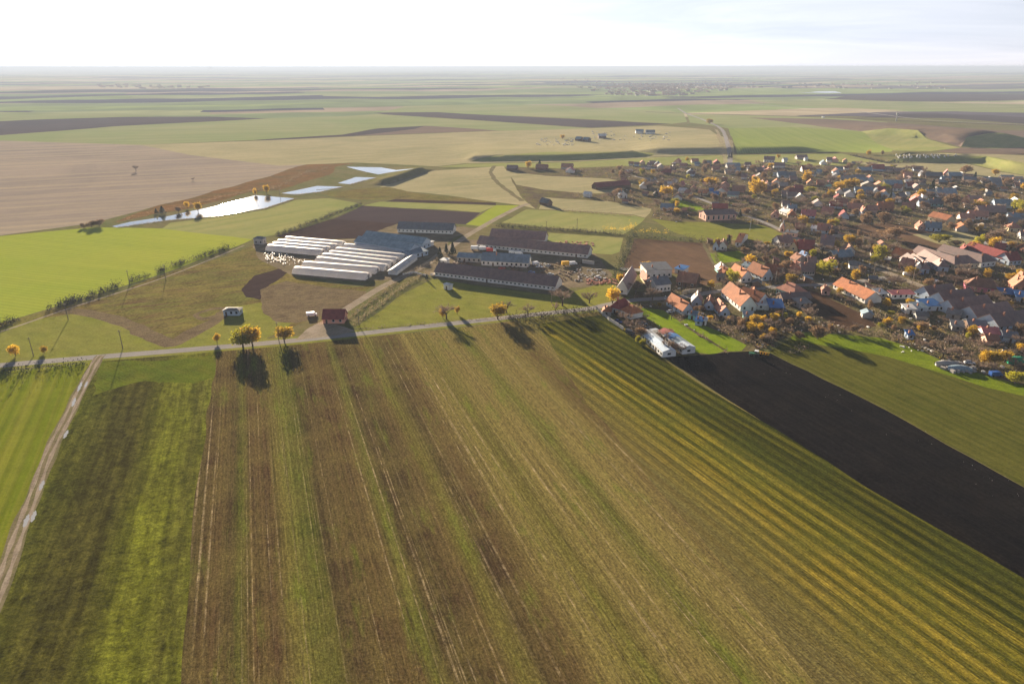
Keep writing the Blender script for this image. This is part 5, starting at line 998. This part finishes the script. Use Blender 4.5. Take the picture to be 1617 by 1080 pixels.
def vehicle(t,p,ang,col,label,kind='car'):
    g=tz(t,p); c=(g[0],g[1]); r=root({'car':'parked_car','van':'van','truck':'truck'}[kind],c,R(ang),label,kind)
    if kind=='car':
        mesh('body',lambda bm:prism(bm,[(-2.1,.35),(2.1,.35),(2.15,.75),(1.2,.92),(-2.1,.92)],-.85,.85),PC[col],r)
        mesh('cabin',lambda bm:prism(bm,[(-1.7,.925),(1.1,.925),(.45,1.45),(-1.35,1.45)],-.8,.8,.12),GL,r); mesh('roof_panel',lambda bm:box(bm,-1.3,.4,-.62,.62,1.452,1.49),PC[col],r); wheels(r,(-1.3,1.3),.8,.33)
    elif kind=='van':
        mesh('body',lambda bm:prism(bm,[(-2.6,.4),(2.6,.4),(2.6,1.1),(1.9,1.3),(1.4,2.1),(-2.6,2.15)],-.95,.95),PC[col],r); mesh('windscreen',lambda bm:slab(bm,[(1.92,-.8,1.33),(1.92,.8,1.33),(1.44,.8,2.05),(1.44,-.8,2.05)],.03),GL,r); wheels(r,(-1.6,1.6),.9,.36)
    else:
        mesh('cargo_box',lambda bm:box(bm,-3.4,1.2,-1.2,1.2,.9,3.1),PC[col],r); mesh('chassis',lambda bm:box(bm,-3.3,3.2,-.5,.5,.6,.88),PC['dark'],r); cb2=mesh('cab',lambda bm:prism(bm,[(1.35,.7),(3.4,.7),(3.4,1.6),(3.1,2.5),(1.35,2.6)],-1.1,1.1),PC['white' if col!='white' else 'silver'],r); mesh('windscreen',lambda bm:slab(bm,[(3.43,-.9,1.65),(3.43,.9,1.65),(3.16,.9,2.4),(3.16,-.9,2.4)],.04),GL,cb2); wheels(r,(-2.2,2.3),1.,.48,.3)
    FOOT.append((c[0],c[1],3))
for t,p,a,col,k,lb in [(C9,(685,893),20,'white','van','white van parked at the mouth of the farm lane'),(C5f,(685,472),5,'red','car','red vehicle between the office and the longest cowshed'),
  (C5f,(500,338),-5,'white','truck','white truck at the left end of the brown roofed cowshed'),(C5f,(560,342),-5,'white','truck','white truck next to the red cabbed one behind the office'),(C5f,(610,352),0,'red','truck','red truck parked against the white cowshed wall'),
  (C5f,(760,360),0,'white','van','white van left of a pair under the second cowshed'),(C5f,(805,366),8,'white','van','white van right of a pair under the second cowshed'),(C5f,(925,440),30,'white','van','white van off the gable of the farm office'),(C5f,(950,462),-15,'white','car','white car near the gable of the farm office'),
  (C5f,(1015,452),60,'silver','car','silver car alone in the farm yard'),(C5f,(1145,448),10,'yellow','truck','yellow loader truck parked in the farm yard'),(C5f,(1190,440),10,'white','van','white van next to the yellow loader truck'),
  (C5f,(1365,536),-15,'white','car','white car on the dirt by the rubble heaps'),(C5f,(860,522),10,'white','car','white car touching the shadow of the longest cowshed roof'),(C5f,(895,500),0,'blue','car','blue car in the yard behind the longest cowshed'),(C5f,(1030,515),15,'silver','car','pale grey car left of the rubble heaps'),
  (C3,(408,612),18,'silver','car','silver car, furthest back behind the long sheds'),(C3,(455,650),22,'dark','car','dark car, second in the line behind the long sheds'),(C3,(505,680),25,'silver','van','light van at the head of the long sheds'),(C3,(195,590),-40,'blue','car','blue car in the yard of the veranda house'),(C3,(300,690),-50,'dark','van','dark van between boundary wall and long white shed'),
  (C3,(640,505),20,'white','car','white car left of the orange roofed blue gabled house'),(C5,(355,165),-25,'blue','car','blue car outside the first orange row house'),(C5,(740,856),-15,'white','car','white car beside the dark machinery heap'),(C5,(940,950),5,'blue','van','blue van with white cab at the garden edge'),
  (C5,(480,235),80,'white','van','white van upright on the street below the cream house'),(T7,(740,-60),0,'white','van','white van among the houses above the cream barn'),(C4,(85,268),-5,'silver','car','silver car on the street below the white gabled houses'),(T6,(1400,985),-10,'white','van','white van in the shade of the orange row'),
  (T3,(1060,470),10,'white','car','white car in the upper village lane'),(T2,(1060,470),0,'white','car','white car by the low white annex far in the village'),(PX,(1300,186.5),5,'white','truck','white truck on the far road over the plain')]:
    vehicle(t,p,a,col,lb,k)
# tractor with a yellow plough at the head of the black field
g=G(1192,563); r=root('tractor',(g[0],g[1]),R(150),'green tractor with raised plough at the top of the black field','tractor')
mesh('bonnet',lambda bm:prism(bm,[(.3,.9),(2.7,.9),(2.7,1.5),(.3,1.75)],-.45,.45),PC['green'],r); cb2=mesh('cab',lambda bm:prism(bm,[(-1.3,1.),(.3,1.),(.2,2.7),(-1.1,2.7)],-.75,.75,.1),GL,r); mesh('roof_panel',lambda bm:box(bm,-1.3,.4,-.85,.85,2.71,2.95),PC['white'],cb2)
wheels(r,(-.8,),1.05,.95,.5); wheels(r,(1.9,),.95,.6,.4)
for s in(-1,1): mesh('mudguard',lambda bm:box(bm,-1.7,.1,s*1.05-.3,s*1.05+.3,1.92,2.02),PC['green'],r)
g2=G(1204,559.5); r=root('plough',(g2[0],g2[1]),R(150),'yellow multi-share plough behind the green tractor','plough')
mesh('beam',lambda bm:box(bm,-3.,2.6,-.15,.15,1.,1.3),PC['yellow'],r)
for k in range(5): mesh('plough_share',lambda bm:prism(bm,[(-2.8+k*1.2,.1),(-2.1+k*1.2,.1),(-2.3+k*1.2,1.05),(-2.6+k*1.2,1.05)],-.5+k*.1,.3+k*.1),PC['yellow'],r)
# ---------------------------------------------------------------- poles, fences, stones
def pole(t,p,h,label,arm=1.6,wood=True):
    g=tz(t,p); r=root('utility_pole',(g[0],g[1]),R(rnd.uniform(-30,30)),label,'pole','utility poles'); m=ROPE if wood else CONC
    mesh('mast',lambda bm:limb(bm,(0,0,-.5),(0,0,h),.2,.12,6),m,r); mesh('crossarm',lambda bm:box(bm,-arm/2,arm/2,-.07,.07,h-.8,h-.62),m,r)
for t,p,lb in [(PX,(53,562),'roadside pole at far left near the yellow saplings'),(PX,(194,550),'pole beyond the road above the dirt track'),(C9,(1020,962),'pole between red roofed kiosk and lane hedge'),(C5f,(1037,712),'pole in the long cowshed shadow on the grass'),(C5f,(1000,212),'left pole behind the second cowshed'),(C5f,(1217,194),'right pole behind the second cowshed'),
  (T5,(578,292),'tall pale pole on the meadow before the pink hall'),(C4,(236,272),'pole on the street above the turquoise house'),(C5,(298,232),'pole on the main street facing the orange row'),(C4,(1075,194),'pole at the street corner left of the orange row'),(C3,(1087,312),'pole left of the largest orange roofed house'),(C3,(137,352),'pole beside the pink sided barn'),(C3,(735,356),'pole at the crossroads before the courtyard wall'),
  (T5,(1350,830),'pale pole under the bright blue roofed house'),(T7,(730,930),'pole between the two autumn bushes near the middle slope'),(PX,(757,141),'far tall pylon left of the distant town'),(PX,(1364,165),'far pylon on the right hand plain'),(PX,(1205,168),'far pylon right of the distant town'),(PX,(1560,172),'far pylon near the right photo edge'),
  (C1,(1210,760),'slim pole at the dam of the first pond'),(C9,(460,60),'pole on the bank of the largest pond'),(PX,(262,440),'post rising from the field hedge'),(PX,(205,450),'thin post left in the field hedge'),(PX,(108,505),'post where the hedge nears the road'),(PX,(440,536),'pole between the two big yellow roadside trees'),(PX,(1060,505),'pole in the garden south of the crossroads'),(PX,(1235,505),'pole behind the black field gardens')]:
    pole(t,p,20 if 'pylon' in lb else 9.,lb,5 if 'pylon' in lb else 1.6,'pale' not in lb)
def fence(t,pts,h,seg,label,mp_,mpost,name='fence',th=.12):
    P=[Vector(tz(t,p)[:2]) for p in pts]; r=root(name,(P[0].x,P[0].y),0,label,'fence' if name=='fence' else 'wall'); z0=r.location.z
    for i in range(len(P)-1):
        d=P[i+1]-P[i]; n=max(1,int(d.length/seg)); an=math.atan2(d.y,d.x)
        for k in range(n):
            a=P[i]-P[0]+d*(k/n); z=hgt(*(a+P[0]))-z0
            o=mesh('panel',lambda bm:box(bm,.12,d.length/n-.12,-th/2,th/2,.1,h),mp_,r); o.location=(a.x,a.y,z); o.rotation_euler=(0,0,an)
            o=mesh('post',lambda bm:box(bm,-.12,.12,-.14,.14,-.5,h+.15),mpost,r); o.location=(a.x,a.y,z); o.rotation_euler=(0,0,an)
fence(C5,[(612,298),(795,362)],2.,3.,'white panel fence, left stretch before the magenta house',WM['W'][1],CONC)
fence(C5,[(835,370),(1000,436)],2.,3.,'white panel fence, right stretch past the gap',WM['W'][1],CONC)
fence(C5,[(1000,436),(1060,455),(1180,490)],1.8,4.,'brown board fence continuing the white panels',WM['N'][1],ROPE)
fence(C3,[(745,352),(905,325)],2.4,4.,'dark courtyard wall right of the white farmhouse',WM['Y'][1],CONC,'boundary_wall',.3)
fence(C3,[(10,480),(120,575),(240,655)],1.7,4.,'concrete boundary wall beside the striped stubble',CONC,CONC,'boundary_wall',.25)
fence(C3,[(205,145),(380,155)],1.6,4.,'white fence behind the pink sided barn',WM['W'][1],CONC)
fence(C5f,[(1255,430),(1340,442)],2.4,4.,'free standing concrete wall in the cowshed yard',CONC,CONC,'boundary_wall',.3)
fence(C5f,[(180,520),(210,512)],1.5,2.,'short pale wall at the left end of the longest cowshed',CONC,CONC,'boundary_wall',.25)
fence(C5f,[(160,525),(60,500),(-20,515)],1.2,4.,'low fence left of the longest cowshed',WM['W'][1],ROPE)
fence(T6,[(260,745),(560,728)],1.6,4.,'pale long wall behind the salmon hip house',WM['B'][1],CONC,'boundary_wall',.25)
fence(T6,[(330,80),(780,42)],1.6,4.,'pale blue wall along the green in the middle village',WM['B'][1],CONC,'boundary_wall',.25)
fence(C4,[(380,640),(560,610),(700,660)],1.3,5.,'dark garden fence left of the soil plot',WM['N'][1],ROPE)
fence(C5,[(0,90),(180,150),(300,165)],1.4,4.,'garden fence beside the main street left of the row',WM['Y'][1],ROPE)
STONE=plain('white_stone',(.68,.66,.62))
def stone_mesh():
    bm=bmesh.new(); box(bm,-.9,.9,-.25,.25,0,2.); 
    for v in bm.verts:
        if v.co.z>1.5: v.co.x*=.6
    me=D.meshes.new('headstone'); bm.to_mesh(me); bm.free(); me.materials.append(STONE); return me
sm=stone_mesh(); bmm=bmesh.new(); box(bmm,-1.,1.,-2.2,-.3,0,.35); sb=D.meshes.new('slab'); bmm.to_mesh(sb); bmm.free(); sb.materials.append(STONE)
GS=[(1412+94*(k+rnd.uniform(.15,.85))/8.5,yy+rnd.uniform(-.3,.3),rw,k) for rw,yy,n_ in (('back',245.8,9),('second',247.1,9),('third',248.5,8),('front',249.8,8)) for k in range(n_)]
OR1=['leftmost','second from left','third from left','fourth from left','middle','fifth from right','fourth from right','third from right','second from right','rightmost']
for x,y,rw,k in GS:
    g=G(x,y); r=root('gravestone',(g[0],g[1]),rnd.uniform(-.3,.3),'white gravestone, %s in the %s row of the hillside cemetery'%((OR1[:4]+['fifth from left','sixth from left','seventh from left','eighth from left','ninth from left'])[k],rw),'gravestone','white gravestones of the hillside cemetery'); r.scale=(1,1,rnd.uniform(.7,1.2)); link('headstone',sm,None,r); link('slab',sb,None,r)
# loose clutter
def heap(name,label,cat,pts,mat,s=(.3,1.1),zz=.6):
    bm=bmesh.new()
    for x,y in pts:
        z=hgt(x,y); q_=rnd.uniform(*s); h=rnd.uniform(.3,1)*zz; an=rnd.uniform(0,3.1); ca,sa=math.cos(an),math.sin(an); n0=len(bm.verts)
        box(bm,-q_/2,q_/2,-q_*.3,q_*.3,z-.1,z+h); bm.verts.ensure_lookup_table()
        for v in bm.verts[n0:]: a,b=v.co.x,v.co.y; v.co.x=x+a*ca-b*sa; v.co.y=y+a*sa+b*ca
    me=D.meshes.new(name); bm.to_mesh(me); bm.free(); tag(link(name,me,mat),label,cat,None,'stuff')
def blob(t,u0,u1,v0,v1,n):
    o=[]
    for _ in range(n): g=tz(t,(rnd.uniform(u0,u1),rnd.uniform(v0,v1))); o.append((g[0],g[1]))
    return o
heap('film_scraps','white scraps of torn film and poles before the left tunnels','scraps',[p for k in range(5) for p in blob(C9,330+k*12,470+k*50,445+k*14,470+k*16,24)],PLAST,(.15,.7),1.3)
heap('rubble','grey and pale rubble heaps in the cowshed yard','rubble',blob(C5f,1200,1420,470,560,80)+blob(C5f,920,1020,430,470,20),CONC,(.3,1.5),.9)
heap('timber_scraps','brown timber and junk across the cowshed yard','junk',blob(C5f,950,1250,430,560,90)+blob(C5f,340,480,420,450,40)+blob(C5f,420,900,455,500,60),WM['N'][1],(.5,2.),.9)
heap('bricks','reddish bricks and rubble beside the farm pasture','bricks',blob(C5f,1010,1340,275,320,110)+blob(C5f,1290,1500,540,580,90),WM['K'][1],(.4,1.8),.7)
heap('quarry_spoil','pale spoil heaps on the quarry plain','spoil',blob(PX,845,905,218,230,50)+blob(PX,930,1060,208,222,70),CONC,(1.2,4.),1.2)
heap('yard_junk','pale junk scattered through village back yards','junk',[p for k in range(60) for p in [(lambda g:(g[0]+rnd.gauss(0,2),g[1]+rnd.gauss(0,2)))(rpos(1.)[0]) for _ in range(7)]],WM['W'][1],(.3,1.6),.7)
heap('yard_timber','dark timber stacks scattered through village back yards','timber',[p for k in range(40) for p in [(lambda g:(g[0]+rnd.gauss(0,2),g[1]+rnd.gauss(0,2)))(rpos(1.)[0]) for _ in range(7)]],WM['N'][1],(.5,2.2),1.)
heap('scrap_metal','dark scrap machinery along the garden edge','scrap',blob(C5,530,700,850,900,40)+blob(C5,600,780,880,930,40),PC['blue'] if False else WM['G'][1],(.6,2.4),1.4)
heap('stones','pale stones and junk on the grass margin','stones',blob(C5,200,440,690,770,22),STONE,(.3,1.1),.6)
heap('clods','pale specks of stubble lying on the black soil','clods',[(lambda g:(g[0],g[1]))(G(1200+a*430+rnd.gauss(0,10),560+a*215+rnd.gauss(0,8)+rnd.random()*20)) for a in [rnd.random() for _ in range(30)]],STONE,(.05,.13),.08)
# green tarpaulin shed and machinery
def dome(t,p,L,w_,h,mat,label,name,cat):
    g=tz(t,p); r=root(name,(g[0],g[1]),R(-10),label,cat)
    def b_(bm):
        rows=[]
        for i in range(7):
            x=-L/2+L*i/6; k=math.sqrt(max(.05,1-(2*i/6-1)**2*.7)); rows.append([bm.verts.new((x,math.cos(math.pi*j/8)*w_/2*k,math.sin(math.pi*j/8)*h*k*(1+rnd.uniform(-.05,.05)))) for j in range(9)])
        for i in range(6):
            for j in range(8): bm.faces.new((rows[i][j],rows[i][j+1],rows[i+1][j+1],rows[i+1][j]))
        bm.faces.new(rows[0]); bm.faces.new(rows[-1][::-1])
    mesh('cover',b_,mat,r,True); mesh('edge_weight',lambda bm:box(bm,-L/2,L/2,-w_/2-.15,-w_/2+.15,-.05,.2),ROPE,r); FOOT.append((g[0],g[1],L/2))
GT=tint('green_tarpaulin',(.02,.26,.14),rough=.5,objvar=0)
dome(C5,(1115,850),9,6,3,GT,'green tarpaulin covered stack at the right edge','covered_stack','stack'); dome(C5,(560,870),9,4,2.4,WM['G'][1],'dark grey covered machine at the garden corner','covered_machine','machine'); dome(C5,(660,905),10,4,2.2,RM['t'][1],'blue grey covered trailer in the machinery line','covered_machine','machine')
# the distant town, horizon tower, far settlements: small but real
def cluster(name,label,pts,sz,mats):
    r=D.objects.new(name,None); COL.objects.link(r); tag(r,label,'town',None,'stuff')
    W_=bmesh.new(); Rf=bmesh.new(); Tr=bmesh.new()
    for x,y in pts:
        z=hgt(x,y); w_=rnd.uniform(*sz); 
        if rnd.random()<.55: 
            tmp=bmesh.new(); gable_walls(tmp,x-w_/2,x+w_/2,y,y+9,4,3,'x'); me=D.meshes.new('t'); tmp.to_mesh(me); tmp.free(); 
            for v in me.vertices: v.co.z+=z
            W_.from_mesh(me); D.meshes.remove(me)
            tmp=bmesh.new(); gable_roof(tmp,x-w_/2,x+w_/2,y,y+9,4,3,'x',.6); me=D.meshes.new('t'); tmp.to_mesh(me); tmp.free()
            for v in me.vertices: v.co.z+=z
            Rf.from_mesh(me); D.meshes.remove(me)
        else:
            for _ in range(40): leafq(Tr,Vector((x+rnd.gauss(0,5),y+rnd.gauss(0,5),z+3+abs(rnd.gauss(0,3)))),1.3,rnd)
    for b,nm,m in ((W_,'house_walls',mats[0]),(Rf,'house_roofs',mats[1]),(Tr,'tree_belt',mats[2])):
        me=D.meshes.new(nm); b.to_mesh(me); b.free(); tag(link(nm,me,m,r),None,None,None,'stuff')
pp=[]
for _ in range(620):
    x=rnd.gauss(1035,62); y=rnd.uniform(133,151)-(abs(x-1035)/62)**2*2; 
    if x>850: g=G0(x,y); pp.append(g)
cluster('distant_town','hazy distant town in a wooded belt beyond the plain',pp,(9,22),(WM['G'][1],RM['r'][1],LEAF['bare']))
pp=[G0(rnd.uniform(1150,1500),rnd.uniform(131,141)) for _ in range(70)]+[G0(rnd.uniform(150,330),rnd.uniform(134,140)) for _ in range(60)]
cluster('distant_farms','scattered far farms and tree belts on the plain',pp,(12,30),(WM['G'][1],RM['r'][1],LEAF['bare']))
g=G0(333,113); r=root('silo_tower',(g[0],g[1]),0,'lone tall silo tower on the left horizon','tower'); mesh('shaft',lambda bm:box(bm,-35,35,-20,20,-5,95),CONC,r); mesh('head_house',lambda bm:box(bm,-20,50,-14,14,95.01,112),CONC,r)
g=G(1415,192); r=root('water_tower',(g[0],g[1]),0,'small pale water tower on the right plain','tower'); mesh('column',lambda bm:limb(bm,(0,0,-1),(0,0,14),1.2,1.,8),CONC,r); mesh('tank',lambda bm:limb(bm,(0,0,14.01),(0,0,19),2.2,3.4,10),CONC,r)
# ---------------------------------------------------------------- labels for the many: look + nearest landmark + side + nearness
LM=[]
SH={}
for o in list(COL.objects):
    if o.get('lm') and o.get('label'):
        l=o['label']; LM.append((o.location.x,o.location.y,o))
def short(o):
    l=o['label']
    return l
SHORT={}
KEY=[('roofed','roofed')]
def shorten(l):
    w_=l.split(); return ' '.join(w_[:5]) if len(w_)>5 else l
# compact landmark phrases: first words of the landmark's label up to its preposition
import re
used={}
for x,y,o in LM:
    l=re.sub(r'^(the|a) ','',o['label']); m=re.split(r' (?:beside|behind|under|at|by|on|in|alone|left|right|with|among|above|between|near|facing|where|beyond|of|wedged|running|south|touching|just|standing|attached|joining|next|closest) ',l)[0].strip(', ')
    used.setdefault(m,[]).append(o)
lmph={}
for m,os_ in used.items():
    if len(os_)==1 and 1<len(m.split())<=6: lmph[os_[0].name]=m
items={}
def assign(lst):
    for r in lst:
        best=None
        for x,y,o in LM:
            if o.name not in lmph: continue
            d=(x-r.location.x)**2+(y-r.location.y)**2
            if best is None or d<best[0]: best=(d,o,x,y)
        d,o,x,y=best; bx,by=x/max(y,1),r.location.x/max(r.location.y,1)
        # side as seen in the photograph
        dx=(by-bx)*y; dy=r.location.y-y
        side='left of' if (abs(dx)>abs(dy)*.7 and dx<0) else ('right of' if abs(dx)>abs(dy)*.7 else ('behind' if dy>0 else 'in front of'))
        items.setdefault((r['look'],side,lmph[o.name]),[]).append((d,r))
assign(BL); assign(TL)
ORD=['nearest','second nearest','third nearest','fourth nearest','fifth nearest','sixth nearest','seventh nearest','eighth nearest','ninth nearest','tenth nearest']
for (look,side,lm),lst in items.items():
    lst.sort(key=lambda t:t[0])
    for i,(d,r) in enumerate(lst):
        s=look+(', ' if len(lst)>1 else ' ')+((ORD[i]+' ' if i<10 else '%dth nearest '%(i+1)) if len(lst)>1 else '')+side+' the '+lm
        ws=s.split()
        if len(ws)>16: s=' '.join(ws[:16])
        r['label']=s
        if r in BL: r['category']='shed' if r.name.startswith('shed') else 'house'
        else: r['category']='bush' if r.name.startswith('bush') else 'tree'
        r['group']={'h':'village houses and cottages','s':'village back yard sheds'}.get(r['look'][-5:-4] if False else ('h' if r['category']=='house' else 's'),'') if r in BL else {'b':'bare trees in the gardens','r':'russet trees in the gardens','y':'yellow trees in the gardens','e':'evergreen trees in the gardens'}.get(r.name[0],'trees in the gardens')
for o in COL.objects:
    for k in('look','look2','lm'):
        if k in o: del o[k]
    if o.parent is None and o.type in('EMPTY','MESH') and o.get('label') and not o.get('kind') and not o.get('category'): o['category']='thing'
